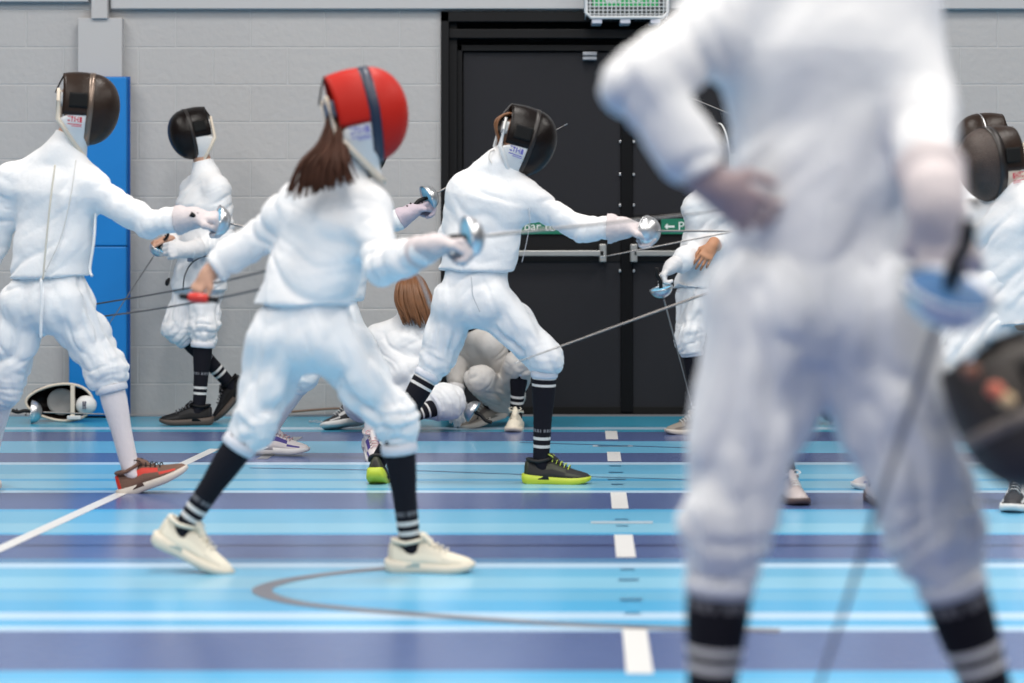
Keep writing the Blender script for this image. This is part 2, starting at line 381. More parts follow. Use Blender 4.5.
def fmask(parent, c, fwd, up, k=1., mesh=None, side=None, trim=None, tw=.014, bibm=None, edge=None, mark=None, strap=BIB, pads=True):
    fwd = fwd.normalized(); lat = up.cross(fwd).normalized(); up = fwd.cross(lat).normalized()
    A = lambda x, y, z: c+fwd*x*k+lat*y*k+up*z*k
    def rim(a):   # a=0 top ... pi bottom
        return (.112*math.sin(a), (.142 if math.cos(a) > 0 else .158)*math.cos(a)-.01)
    def dome(u, v):
        a = 2*math.pi*u; y, z = rim(a); b = v*math.pi/2; s = math.cos(b)**.85 if v < 1 else 0
        low = max(0, -math.cos(a))
        return A(.018+.118*math.sin(b)-.012*low*s, y*s, (z+.012)*s-.012)
    root = link('mask', grid_mesh(dome, 40, 14, -.003*k), mesh, parent)
    def sidef(u, v):
        a = (u-.5)*2*math.radians(104); y, z = rim(a); sx = 1-.16*v; lift = .006*math.sin(v*math.pi)
        back = -.108+.012*abs(math.sin(a))
        return A(.02+(back-.02)*v, y*(sx+.03*math.sin(v*math.pi)), (z+lift)*(1-.05*v) if z > 0 else z)
    link('mask_side', grid_mesh(sidef, 36, 8, -.003*k), side or mesh, root)
    pad = lambda u, v: A(.006+(-.075)*v, (.5-abs(0))*0+sgn*(rim(1.45)[0]+.004-.012*v), .045-.062*u)
    for sgn in ((-1, 1) if pads else ()):
        link('side_pad', grid_mesh(pad, 6, 6, .005*k), RUBBER, root)
    def trimf(u, v):
        a = 2*math.pi*u; y, z = rim(a); low = max(0, -math.cos(a)); o = 1.035
        return A(.018+(v-.45)*tw*2-.012*low, y*o, (z+.01)*o-.01)
    link('trim', grid_mesh(trimf, 48, 2, .004*k), trim or TRIMB, root)
    # bib: from the lower rim back to a padded roll
    def bedge(p):   # p -1..1
        q = abs(p); return (.012-.125*q**.95, .094*math.sin(p*math.pi/2)*(1-.10*q*q), -.235+.165*q)
    def bibf(u, v):
        p = 2*u-1; a = math.pi-p*math.radians(91); y, z = rim(a); e = bedge(p)
        y = math.copysign(abs(y), p) if p else 0
        s = v; bow = .012*math.sin(v*math.pi)
        return A((.012)*(1-s)+e[0]*s, (y*(1-s)+e[1]*s)*(1+bow*3), z*(1-s)+e[2]*s)
    link('bib', grid_mesh(bibf, 32, 6, .006*k), bibm or BIB, root)
    pts = [A(*bedge(-1+2*i/28)) for i in range(29)]
    ends0 = A(-.118, -.070, .06); ends1 = A(-.118, .070, .06)
    link('bib_edge', tube_mesh([([ends0]+pts+[ends1], [.007*k]+[.0105*k]*29+[.007*k])], 10), edge or BIBE, root)
    # back strap and spring tongue
    def strapf(u, v):
        a = (u-.5)*math.pi; return A(-.098-.028*math.cos(a), .074*math.sin(a), .045-.055*v)
    link('back_strap', grid_mesh(strapf, 16, 3, .005*k), strap, root)
    def tong(u, v): return A(-.10-.045*u+.01*u*u, (v-.5)*.05, .128-.085*u)
    link('tongue_spring', grid_mesh(tong, 8, 3, .004*k), TRIMB, root)
    if mark:
        for sgn in (-1, 1):
            vs = []; fs = []
            def Q(u, v): # patch on the bib side
                q = A(0, 0, 0); p_ = sgn; y0 = rim(1.72)[0]+.008
                return A(-.012-.060*u, sgn*(y0+.006-.012*u), -.058-.042*v+.004*u)
            for (u0, u1, v0, v1) in ((0, .18, 0, .55), (.24, .3, 0, .55), (.3, .42, .22, .34), (.46, .54, 0, .55), (.6, .78, 0, .18), (.66, .72, .18, .55), (.82, 1, 0, .12), (.82, 1, .4, .55), (.0, 1, .74, .84), (0, .7, .92, 1)):
                b = len(vs); vs += [Q(u0, v0), Q(u1, v0), Q(u1, v1), Q(u0, v1)]; fs.append((b, b+1, b+2, b+3))
            link('logo', mesh_from(vs, fs, False), mark, root)
    return root
def glove(parent, elbow, wrist, d, n, side, m=GLOVE, k=1., curl=(1.0, 1.25, .8), gaunt=.38, r=.0125, h=.0055):
    a = wrist+(elbow-wrist)*gaunt
    pr = hand_prims(wrist, d, n, side, curl, k*1.14, r, .04, .9)
    pr += [cone(a, wrist, .060*k, .044*k, cuta=True, fold='bunch', amp=.003, k=.02)]
    return sdf_obj('glove', pr, h, m, parent)
def epee(label, gp, d, k=1., L=.89, padc=None, guardm=STEEL, bend=V((0, 0, 0)), group='fencing swords held by the fencers', tipcol=None, pad=True, name='fencing_epee', bk=1.):
    """gp = centre of the guard rim, d = blade direction"""
    d = d.normalized(); u, v = basis(d)
    root = empty(name, gp, label, 'sword', group)
    def bell(p, q):
        a = 2*math.pi*p; b = q*math.pi/2; return gp+d*(.058*math.cos(b)*k)+(u*math.cos(a)+v*math.sin(a))*(.066*math.sin(b)*k)
    link('guard', grid_mesh(bell, 32, 10, .002), guardm, root)
    link('guard_rim', tube_mesh([([gp+(u*math.cos(2*math.pi*i/32)+v*math.sin(2*math.pi*i/32))*.0665*k for i in range(33)], .0025)], 6), guardm, root)
    link('guard_pad', loft([(gp+d*.012, u, v, .056*k, .056*k), (gp+d*.006, u, v, .060*k, .060*k), (gp+d*.001, u, v, .055*k, .055*k)], 28), padc or mat('pale_blue_pad', (.20, .50, .72), .7), root)
    pts = [gp+d*(.04+L*t)+bend*(t*t) for t in [i/24 for i in range(25)]]
    b = link('blade', tube_mesh([(pts, [(.0058-.0036*i/24)*k*bk for i in range(25)])], 6), BLADE, root)
    link('point', tube_mesh([([pts[-1], pts[-1]+(pts[-1]-pts[-2]).normalized()*.016], .0042)], 8), STEEL, b)
    g = [gp-d*.0, gp-d*.04+v*.006, gp-d*.08-v*.004, gp-d*.115+v*.006]
    link('grip', tube_mesh([(spline(g, 12), .011*k), ([gp-d*.03, gp-d*.036-v*.022], .006*k), ([gp-d*.08, gp-d*.088+v*.016], .006*k)], 10), BLACK, root)
    return root
def cord(parent, pts, r=.002, m=None, name='body_cord', n=24):
    return link(name, tube_mesh([(spline(pts, n), r)], 6), m or mat('cord_white', (.6, .58, .56), .6), parent)

def fencer(cfg):
    H = cfg['H']; k = H/1.75; root = empty('person', V((cfg['pel'].x, cfg['pel'].y, 0)), cfg['label'], 'person', cfg.get('group'))
    pel, neck, sL, sR, hL, hR = [cfg[x] for x in ('pel', 'neck', 'sL', 'sR', 'hL', 'hR')]
    up = (neck-pel).normalized(); lat = (sR-sL).normalized(); lat = (lat-up*lat.dot(up)).normalized()
    fr = up.cross(lat)*-1 ; fr = lat.cross(up)*-1 if False else up.cross(lat)   # chest direction: up x (left->right) 
    tw = cfg.get('tw', 1.); jb = cfg.get('jb', 1.); ja = cfg.get('ja', .008)
    wa = pel+(neck-pel)*.34+V(cfg.get('waist_off', (0, 0, 0))); ch = pel+(neck-pel)*.70
    hw = (sR-sL).length/2; kk = cfg.get('flat', 1.35)
    body = []; jac = []; bre = []
    # jacket
    hem = cfg['hem']; hn = cfg.get('hemn', up*-1)
    jac += [cone(pel-up*.04, wa, .133*k*tw, .119*k*tw, flat=(lat, kk), fold='torso', amp=ja*.8, cuts=[(hem, hn)], k=.03),
            cone(wa, ch, .119*k*tw, .123*k*tw, flat=(lat, kk), fold='torso', amp=ja*.75, k=.03, cuts=[(hem, hn)]),
            cone(ch, neck-up*.06*k, .124*k*tw, .080*k*tw, flat=(lat, kk*1.12), fold='torso', amp=ja*.6, k=.04),
            cone(sL+up*.015, sR+up*.015, .060*k*jb, .060*k*jb, k=.05), cone(neck-up*.015, sL, .074*k, .054*k, k=.03), cone(neck-up*.015, sR, .074*k, .054*k, k=.03),
            cone(neck-up*.03, neck+(cfg['head']-neck).normalized()*.082*k, .070*k, .060*k, cutb=True, k=.03)]
    body += [cone(pel, wa, .10*k, .092*k, flat=(lat, 1.3)), cone(wa, ch, .092*k, .098*k, flat=(lat, 1.3)), cone(sL, sR, .035*k, .035*k), cone(ch, neck, .08*k, .05*k),
             cone(neck, cfg['head']-(cfg['head']-neck)*.2, .052*k, .050*k)]
    body += head_prims(cfg['head'], cfg['look'], cfg['hup'], k*.95)
    extra = []
    for S in 'LR':
        s, e, wr = cfg['s'+S], cfg['e'+S], cfg['w'+S]
        if e is None: continue
        cuff = e+(wr-e)*cfg.get('cuff'+S, .92)
        ar = cfg.get('ar', 1.)*jb*k
        jac += [cone(s, e, .068*ar, .060*ar, fold='sleeve', amp=ja*.9, k=.055), cone(e, cuff, .060*ar, .050*ar, fold='sleeve', amp=ja*.9, k=.02, cutb=True)]
        body += [cone(s, e, .045*k, .038*k), cone(e, wr, .036*k, .026*k, k=.02)]
        hd = cfg.get('hand'+S)
        if not hd:
            fd = (wr-e).normalized(); hd = dict(d=fd, n=(UP-fd*fd.z) if abs(fd.z) < .9 else V((1, 0, 0)), s=fd.cross(UP), bare=True)
        if hd and hd.get('bare'):
            extra.append(sdf_mesh(hand_prims(wr, hd['d'], hd['n'], hd['s'], hd.get('curl', (.5, .6, .4)), k*hd.get('k', 1.), .0088, hd.get('spread', .1), hd.get('thumb', .5))+[cone(e+(wr-e)*.6, wr, .034*k, .027*k, k=.02)], .004))
        elif hd:
            glove(root, e, wr, hd['d'], hd['n'], hd['s'], hd.get('m', GLOVE), k*hd.get('k', 1.), hd.get('curl', (1.0, 1.25, .8)), hd.get('gaunt', .38))
    hlat = (hR-hL); hlat = hlat.normalized() if hlat.length > .02 else lat
    ba = cfg.get('ba', .010); br = cfg.get('br', 1.)*k
    bre += [cone(pel+up*.13*k, (hL+hR)/2-V((0, 0, .0)), .108*br, .118*br, flat=(hlat, 1.28), fold='torso', amp=ba*.6, k=.04),
            cone(hL-fr*.035*k, hR-fr*.035*k, .092*br, .092*br, k=.05, fold='torso', amp=ba*.5)]
    body += [cone(hL, hR, .08*k, .08*k)]
    for S in 'LR':
        hp, kn, an = cfg['h'+S], cfg['k'+S], cfg['a'+S]
        if kn is None: continue
        th = cfg.get('hemt', .24); he = kn+(an-kn)*th
        rr = cfg.get('tr', (.108, .080, .066))
        bre += [cone(hp, kn, rr[0]*br, rr[1]*br, fold='long', amp=ba, k=.03), cone(kn, he, rr[1]*br, rr[2]*br, fold='bunch', amp=ba*.7, k=.03, cutb=True)]
        body += [cone(hp, kn, .065*k, .042*k), cone(kn, kn+(an-kn)*.35, .040*k, .040*k, k=.01), cone(kn+(an-kn)*.35, an, .038*k, .024*k, k=.01)]
        f = cfg['foot'+S]; body += [cone(an, an+(f['d'].normalized()*.03-f.get('u', V((0, 0, 1))).normalized()*.05)*k, .022*k, .020*k, k=.02)]
        su = f.get('u', V((0, 0, 1))).normalized()
        top = kn+(an-kn)*(th-.10)
        bd = (an-kn).normalized(); bu, bv = basis(bd)
        link('knee_band', loft([(he-bd*.012, bu, bv, (rr[2]-.004)*br, (rr[2]-.004)*br), (he+bd*.004, bu, bv, (rr[2]-.002)*br, (rr[2]-.002)*br), (he+bd*.016, bu, bv, (rr[2]-.003)*br, (rr[2]-.003)*br), (he+bd*.020, bu, bv, (rr[2]-.007)*br, (rr[2]-.007)*br)], 28), BAND, root)
        hp_ = an+(f['d'].normalized()*.02-su*.045)*k
        so = cfg.get('sock', {}); sock(root, kn, top, an, hp_, so.get('m', SOCK), so.get('stripes', ((.84, .875), (.91, .945))), so.get('logo', (.76, .795)), k)
        if not f.get('none'): shoe(root, an, f['d'], su, f.get('k', k), f['cols'])
    if cfg.get('skirt', True) is False: pass
    sdf_obj('body', body, .013, cfg.get('skin', SKIN), root, extra=extra)
    sdf_obj('jacket', jac, cfg.get('h', .0075), cfg.get('jm', FAB), root, seed=cfg.get('seed', 1))
    sdf_obj('breeches', bre, cfg.get('h', .0075), cfg.get('bm', BREE), root, seed=cfg.get('seed', 1)+5)
    root['fr'] = 0; del root['fr']
    return root, fr
# ---------------------------------------------------------------- the hall
YW = 13.7
def struct(name, me, m, smooth=False):
    o = link(name, me, m); o['kind'] = 'structure'; return o
# floor: stripes across the hall, as painted bands in world Y
fm = bpy.data.materials.new('sports_floor'); fm.use_nodes = True; nt = fm.node_tree; pb = nt.nodes['Principled BSDF']
tc = nt.nodes.new('ShaderNodeTexCoord'); sx = nt.nodes.new('ShaderNodeSeparateXYZ'); nt.links.new(tc.outputs['Object'], sx.inputs[0])
def lin(c): return tuple((x/12.92 if x <= .04045 else ((x+.055)/1.055)**2.4) for x in [q/255 for q in c])
LB = (106, 176, 212); L2 = (132, 190, 218); DK = (80, 97, 143); WH = (178, 208, 232); TL = (66, 158, 190); DL = (84, 130, 172); BL = (80, 168, 215); DD = (52, 60, 100)
rows = [(0, TL), (425.6, WH), (427.2, TL), (430.9, DK), (439.4, LB), (451.9, DK), (461.2, WH), (462.6, LB), (474, L2), (477, BL), (479.6, DL), (480.6, L2), (486, WH), (487.6, BL), (490.4, WH), (492.2, DK),
        (508.8, BL), (511, LB), (522, L2), (531, BL), (534.8, DK), (543.2, DD), (544.6, DK), (556.2, WH), (558.4, DL), (562.6, WH), (567, LB), (575, L2), (587, BL), (589.5, DL), (590.8, LB), (600, BL),
        (611.5, WH), (619, BL), (626.2, WH), (629.8, DK), (669.5, BL), (680, LB), (720, WH), (730, LB), (800, DK)]
edges = [(0.0 if r < 1 else (r-HOR)) for r, _ in rows]
# coordinate q = CAMZ*F/Y is monotonic; use the reciprocal of world Y so the narrow far bands keep their precision
rc = nt.nodes.new('ShaderNodeMath'); rc.operation = 'DIVIDE'; rc.inputs[0].default_value = FPX*CAMZ/600.0; nt.links.new(sx.outputs[1], rc.inputs[1])
mx = None
chunks = [rows[:20], rows[20:]]
ramps = []
for ci, ch in enumerate(chunks):
    r = nt.nodes.new('ShaderNodeValToRGB'); r.color_ramp.interpolation = 'CONSTANT'; el = r.color_ramp.elements
    first = True
    for (row, col) in ch:
        pos = 0 if row < 1 else (row-HOR)/600.0
        if first: el[0].position = pos if ci == 0 else 0; el[0].color = (*lin(col), 1); el.remove(el[1]); first = False
        else: e = el.new(pos); e.color = (*lin(col), 1)
    nt.links.new(rc.outputs[0], r.inputs[0]); ramps.append(r)
th = nt.nodes.new('ShaderNodeMath'); th.operation = 'GREATER_THAN'; th.inputs[1].default_value = (chunks[1][0][0]-HOR)/600.0; nt.links.new(rc.outputs[0], th.inputs[0])
mr = nt.nodes.new('ShaderNodeMixRGB'); nt.links.new(th.outputs[0], mr.inputs[0]); nt.links.new(ramps[0].outputs[0], mr.inputs[1]); nt.links.new(ramps[1].outputs[0], mr.inputs[2])
nz = nt.nodes.new('ShaderNodeTexNoise'); nz.inputs['Scale'].default_value = 1.1; nz.inputs['Detail'].default_value = 6; nt.links.new(tc.outputs['Object'], nz.inputs['Vector'])
mm = nt.nodes.new('ShaderNodeMapRange'); mm.inputs[3].default_value = .90; mm.inputs[4].default_value = 1.08; nt.links.new(nz.outputs[0], mm.inputs[0])
ml = nt.nodes.new('ShaderNodeMixRGB'); ml.blend_type = 'MULTIPLY'; ml.inputs[0].default_value = 1; nt.links.new(mr.outputs[0], ml.inputs[1]); nt.links.new(mm.outputs[0], ml.inputs[2])
nt.links.new(ml.outputs[0], pb.inputs['Base Color']); pb.inputs['Roughness'].default_value = .24; pb.inputs['Specular IOR Level'].default_value = .5
n2 = nt.nodes.new('ShaderNodeTexNoise'); n2.inputs['Scale'].default_value = 60; bp = nt.nodes.new('ShaderNodeBump'); bp.inputs['Strength'].default_value = .06; bp.inputs['Distance'].default_value = .004
nt.links.new(tc.outputs['Object'], n2.inputs['Vector']); nt.links.new(n2.outputs[0], bp.inputs['Height']); nt.links.new(bp.outputs[0], pb.inputs['Normal'])
struct('floor', box_mesh([(-9, 9, -5, YW, -.05, 0)]), fm)
# painted game lines on the floor
def strip(name, pts, wd, m, z=.0012):
    vs = []; fs = []
    for i, p in enumerate(pts):
        t = (pts[min(i+1, len(pts)-1)]-pts[max(i-1, 0)]).normalized(); nrm = V((-t.y, t.x, 0)); ww = wd[i] if isinstance(wd, list) else wd
        vs += [V((p.x, p.y, z))+nrm*ww/2, V((p.x, p.y, z))-nrm*ww/2]
    for i in range(len(pts)-1): fs.append((2*i, 2*i+1, 2*i+3, 2*i+2))
    return struct(name, mesh_from(vs, fs, False), m)
LINEW = mat('white_floor_paint', (.66, .66, .66), .35); LINEG = mat('grey_floor_paint', (.22, .23, .25), .35)
LINEA = mat('brown_grey_floor_paint', (.17, .17, .20), .35)
Fp = lambda px, py: G(px, Yrow(py))
vs = []; fs = []
for (a, b) in ((431, 439.5), (452, 461.4), (492.4, 508.8), (534.9, 557.5), (627.5, 674)):
    xa = 611+ (a-431)*(26/(650-431)); xb = 611+(b-431)*(26/(650-431)); h = .033
    base = len(vs)
    A_, B_ = Fp(xa, a), Fp(xb, b)
    vs += [A_+V((-h, 0, .0012)), A_+V((h, 0, .0012)), B_+V((h, 0, .0012)), B_+V((-h, 0, .0012))]; fs.append((base, base+3, base+2, base+1))
struct('floor_line_dashes', mesh_from(vs, fs, False), LINEW)
vs = []; fs = []
for (row, wpx, hh) in ((446, 30, 1.2), (466, 12, .8), (472.5, 14, 1), (479.5, 18, 1), (484.5, 12, 1), (519.5, 14, 1), (526, 12, 1), (569.5, 14, 1.4), (580, 20, 2), (600, 22, 2.4), (613.5, 16, 1.6)):
    xc = 611+(row-431)*(26/(650-431)); b = len(vs)
    for (px, py) in ((xc-wpx/2, row-hh/2), (xc+wpx/2, row-hh/2), (xc+wpx/2, row+hh/2), (xc-wpx/2, row+hh/2)): vs.append(Fp(px, py)+V((0, 0, .0014)))
    fs.append((b, b+3, b+2, b+1))
struct('floor_line_ticks', mesh_from(vs, fs, False), mat('dark_teal_paint', (.03, .13, .24), .35))
vs = []; fs = []
for (row, wpx, hh) in ((446, 40, 1.6), (522.5, 62, 2.2)):
    xc = 611+(row-431)*(26/(650-431)); b = len(vs)
    for (px, py) in ((xc-wpx/2, row-hh/2), (xc+wpx/2, row-hh/2), (xc+wpx/2, row+hh/2), (xc-wpx/2, row+hh/2)): vs.append(Fp(px, py)+V((0, 0, .0010)))
    fs.append((b, b+3, b+2, b+1))
struct('floor_line_bars', mesh_from(vs, fs, False), mat('grey_blue_paint', (.38, .47, .55), .35))
strip('floor_line_diagonal', [Fp(-40, 566), Fp(0, 549), Fp(120, 494), Fp(215, 449)], .055, LINEW)
strip('floor_line_diagonal_far', [Fp(262, 459), Fp(298, 437)], .055, LINEG)
arc = [(470, 563.5), (420, 566), (380, 569), (330, 574), (290, 580), (268, 586), (262, 591), (272, 597), (300, 603.5), (350, 609), (400, 613), (470, 618.5), (560, 624), (660, 628), (780, 631)]
strip('floor_line_arc', spline([Fp(*a) for a in arc], 80), .062, LINEA)
strip('floor_line_thin', [Fp(250, 468), Fp(425, 471), Fp(560, 476), Fp(700, 480)], .02, mat('dark_blue_paint', (.05, .10, .22), .35))
strip('floor_line_far', [Fp(520, 442.5), Fp(600, 445), Fp(720, 449)], .03, MATS['dark_blue_paint'])
# painted block wall
wm = bpy.data.materials.new('painted_block_wall'); wm.use_nodes = True; nt = wm.node_tree; pb = nt.nodes['Principled BSDF']
tc = nt.nodes.new('ShaderNodeTexCoord'); sp_ = nt.nodes.new('ShaderNodeSeparateXYZ'); cb = nt.nodes.new('ShaderNodeCombineXYZ')
nt.links.new(tc.outputs['Object'], sp_.inputs[0]); nt.links.new(sp_.outputs[0], cb.inputs[0])
ad = nt.nodes.new('ShaderNodeMath'); ad.operation = 'ADD'; ad.inputs[1].default_value = .028; nt.links.new(sp_.outputs[2], ad.inputs[0]); nt.links.new(ad.outputs[0], cb.inputs[1])
bk = nt.nodes.new('ShaderNodeTexBrick'); nt.links.new(cb.outputs[0], bk.inputs['Vector']); bk.inputs['Scale'].default_value = 1
bk.inputs['Brick Width'].default_value = .45; bk.inputs['Row Height'].default_value = .225; bk.inputs['Mortar Size'].default_value = .006; bk.inputs['Mortar Smooth'].default_value = .6
bk.inputs['Color1'].default_value = (.425, .418, .420, 1); bk.inputs['Color2'].default_value = (.445, .437, .437, 1); bk.inputs['Mortar'].default_value = (.49, .485, .485, 1)
n3 = nt.nodes.new('ShaderNodeTexNoise'); n3.inputs['Scale'].default_value = 26; n3.inputs['Detail'].default_value = 6; nt.links.new(tc.outputs['Object'], n3.inputs['Vector'])
sm = nt.nodes.new('ShaderNodeMath'); sm.operation = 'MULTIPLY_ADD'; sm.inputs[1].default_value = -1.6; nt.links.new(bk.outputs['Fac'], sm.inputs[0]); nt.links.new(n3.outputs[0], sm.inputs[2])
bp = nt.nodes.new('ShaderNodeBump'); bp.inputs['Strength'].default_value = .45; bp.inputs['Distance'].default_value = .008; nt.links.new(sm.outputs[0], bp.inputs['Height']); nt.links.new(bp.outputs[0], pb.inputs['Normal'])
nt.links.new(bk.outputs['Color'], pb.inputs['Base Color']); pb.inputs['Roughness'].default_value = .55
XW = lambda px: (px-512)/FPX*YW
ZW = lambda py: CAMZ-(py-HOR)/FPX*YW
dx0, dx1, dz = XW(441), XW(814), ZW(12)
struct('wall_back', box_mesh([(-9, dx0, YW, YW+.2, -.05, 6), (dx1, 9, YW, YW+.2, -.05, 6), (dx0, dx1, YW, YW+.2, dz, 6)]), wm)
TRIMG = mat('pale_grey_trim', (.47, .47, .48), .5)
struct('trim_1', box_mesh([(XW(-700), XW(90), YW-.05, YW, ZW(2.4), ZW(-60)), (XW(112), XW(1500), YW-.05, YW, ZW(9.5), ZW(-60))], .004), TRIMG)
struct('trim_2', box_mesh([(XW(80), XW(124), YW-.07, YW+.01, 0, ZW(19)), (XW(94), XW(110), YW-.09, YW, ZW(20), ZW(-60))], .004), mat('light_grey_boxing', (.47, .465, .47), .5))
struct('baseboard_back', box_mesh([(-9, XW(441), YW-.012, YW, 0, .012), (XW(814), 9, YW-.012, YW, 0, .012)]), mat('grey_sealant', (.25, .28, .32), .5))
# doors
DFR = mat('black_door_frame', (.007, .007, .008), .5, spec=.2); DLF = mat('charcoal_door_leaf', (.018, .018, .022), .55, bump=.05, bscale=40, spec=.2)
struct('door_1', box_mesh([(dx0, dx1, YW+.16, YW+.22, 0, dz)]), mat('black_void', (.006, .006, .007), .8))
fr_ = [(dx0, XW(449), YW-.03, YW+.2, 0, dz), (XW(806), dx1, YW-.03, YW+.2, 0, dz), (dx0, dx1, YW-.03, YW+.2, ZW(22), dz),
       (XW(449), XW(457), YW+.03, YW+.2, 0, ZW(22)), (XW(798), XW(806), YW+.03, YW+.2, 0, ZW(22)), (XW(449), XW(806), YW+.0, YW+.2, ZW(38), ZW(29)),
       (XW(457), XW(462), YW+.06, YW+.2, 0, ZW(44)), (XW(793), XW(798), YW+.06, YW+.2, 0, ZW(44)), (XW(457), XW(798), YW+.06, YW+.2, ZW(50), ZW(44))]
struct('trim_3', box_mesh(fr_, .003), DFR)
def leaf(x0, x1, label):
    r = empty('fire_door', V(((x0+x1)/2, YW+.12, 0)), label, 'door', 'double fire doors'); r['kind'] = 'structure'
    r.name = 'door_2' if x0 < XW(600) else 'door_3'
    link('door_leaf', box_mesh([(x0, x1, YW+.09, YW+.14, .02, ZW(51))], .003), DLF, r)
    link('rail', box_mesh([(x0, x1, YW+.082, YW+.10, ZW(262), ZW(214))], .003), DFR, r)
    link('kick_seal', box_mesh([(x0, x1, YW+.08, YW+.10, .01, .05)], .002), RUBBER, r)
    return r
l1 = leaf(XW(463), XW(621.5), 'charcoal left leaf of the double fire door with a silver push bar')
l2 = leaf(XW(633.5), XW(793), 'charcoal right leaf of the double fire door, mostly behind the large fencer')
struct('trim_4', box_mesh([(XW(621.5), XW(633.5), YW+.075, YW+.15, .02, ZW(51))], .003), mat('black_astragal', (.003, .003, .004), .5, spec=.15))
for r, a, b, bx in ((l1, 470, 604, (476, 603)), (l2, 634, 772, (634, 762))):
    pbm = link('push_bar', box_mesh([(XW(a), XW(b), YW+.0, YW+.03, ZW(256), ZW(250.5))], .004), mat('brushed_aluminium', (.42, .42, .41), .35, metal=.6), r)
    for q in bx: link('bracket', box_mesh([(XW(q-3.5), XW(q+3.5), YW+.0, YW+.09, ZW(262), ZW(244))], .006), MATS['brushed_aluminium'], pbm)
# hinge pins and screws on the meeting stile
for r, px in ((l1, 620.5), (l2, 634.5)):
    for j, py in enumerate((141, 174, 205, 271)):
        link('screw', box_mesh([(XW(px)-.006, XW(px)+.006, YW+.068, YW+.085, ZW(py)-.008, ZW(py)+.008)], .002), STEEL, r)
closer = empty('door_closer', V((XW(590), YW+.1, ZW(58))), 'small pale grey door closer block at the top of the left fire door leaf', 'door closer')
link('body', box_mesh([(XW(583), XW(597), YW+.02, YW+.1, ZW(55), ZW(51.4))], .003), mat('grey_metal', (.36, .37, .40), .4), closer)
link('arm', box_mesh([(XW(583), XW(597), YW+.03, YW+.1, ZW(59.3), ZW(56))], .003), MATS['grey_metal'], closer)
# push bar signs
GREEN = mat('sign_green', (.0, .16, .09), .5); SIGNW = mat('sign_white', (.75, .8, .78), .5)
def sign(x0, x1, label, txt, arrow=False):
    r = empty('push_bar_sign', V(((x0+x1)/2, YW+.07, ZW(233))), label, 'sign', 'green push bar signs')
    link('panel', box_mesh([(x0, x1, YW+.066, YW+.081, ZW(234), ZW(218.5))], .001), GREEN, r)
    xx = x0+.10
    for word in txt.split():
        tm = text_mesh(word, .078, .001, 'LEFT'); o = link('lettering', tm, SIGNW)
        o.matrix_world = Matrix.Translation((xx, YW+.063, ZW(230.5)))@Matrix.Rotation(math.pi/2, 4, 'X'); o.parent = r; o.matrix_parent_inverse = r.matrix_world.inverted()
        xx += max(v.co.x for v in tm.vertices)+.022
    cx, cz = x0+.05, ZW(226.5)
    pts = [(-.03, .0), (-.012, -.022), (-.012, -.006), (.03, -.006), (.03, .006), (-.012, .006), (-.012, .022)]
    bm = bmesh.new(); fa = bm.faces.new([bm.verts.new((cx+a, YW+.064, cz+b)) for a, b in pts]); e = bmesh.ops.extrude_face_region(bm, geom=[fa])
    bmesh.ops.translate(bm, vec=(0, .002, 0), verts=[g for g in e['geom'] if isinstance(g, bmesh.types.BMVert)]); me = bpy.data.meshes.new('a'); bm.to_mesh(me); bm.free()
    link('arrow', me, SIGNW, r)
sign(XW(480), XW(600), 'green strip sign with white lettering on the left fire door above its push bar', 'Push bar to open')
sign(XW(662), XW(782), 'green strip sign with a white arrow beside the middle fencer\'s sword guard', 'Push bar to open')
# exit light with wire guard
ex = empty('exit_light', V((XW(625), YW-.1, ZW(10))), 'green and white exit light in a white wire cage above the doors', 'exit light')
link('housing', box_mesh([(XW(588), XW(662), YW-.10, YW-.0, ZW(20), ZW(-22))], .008), mat('exit_housing', (.06, .07, .07), .6), ex)
link('light_panel', box_mesh([(XW(592), XW(657), YW-.112, YW-.10, ZW(8), ZW(-16))], .003), mat('exit_green', (.01, .30, .08), .5, emit=.9), ex)
o = link('lettering', text_mesh('EXIT', .16, .002, 'CENTER'), SIGNW)
o.matrix_world = Matrix.Translation((XW(630), YW-.116, ZW(4)))@Matrix.Rotation(math.pi/2, 4, 'X'); o.parent = ex; o.matrix_parent_inverse = ex.matrix_world.inverted()
wires = []
x0, x1, z0, z1 = XW(585), XW(666), ZW(20), ZW(-24)
nx, nz_ = 19, 11
for i in range(nx+1):
    x = x0+(x1-x0)*i/nx; wires.append(([V((x, YW-.02, z0)), V((x, YW-.155, z0+.012)), V((x, YW-.16, z0+.03)), V((x, YW-.16, z1))], .0035))
for j in range(nz_+1):
    z = z0+.02+(z1-z0-.02)*j/nz_; wires.append(([V((x0, YW-.02, z)), V((x0, YW-.16, z)), V((x1, YW-.16, z)), V((x1, YW-.02, z))], .0035))
CAGE = mat('cage_white', (.62, .64, .66), .5)
cg = link('wire_cage', tube_mesh(wires, 6), CAGE, ex)
link('cage_rim', tube_mesh([([V((x0, YW-.158, z1)), V((x0, YW-.158, z0+.03)), V((x0+.03, YW-.158, z0)), V((x1-.03, YW-.158, z0)), V((x1, YW-.158, z0+.03)), V((x1, YW-.158, z1))], .011)], 8), CAGE, cg)
for q in (596, 624, 654): link('bracket', box_mesh([(XW(q-5), XW(q+5), YW-.16, YW-.0, ZW(26), ZW(21.5))], .004), mat('bracket_grey', (.5, .52, .6), .5), ex)
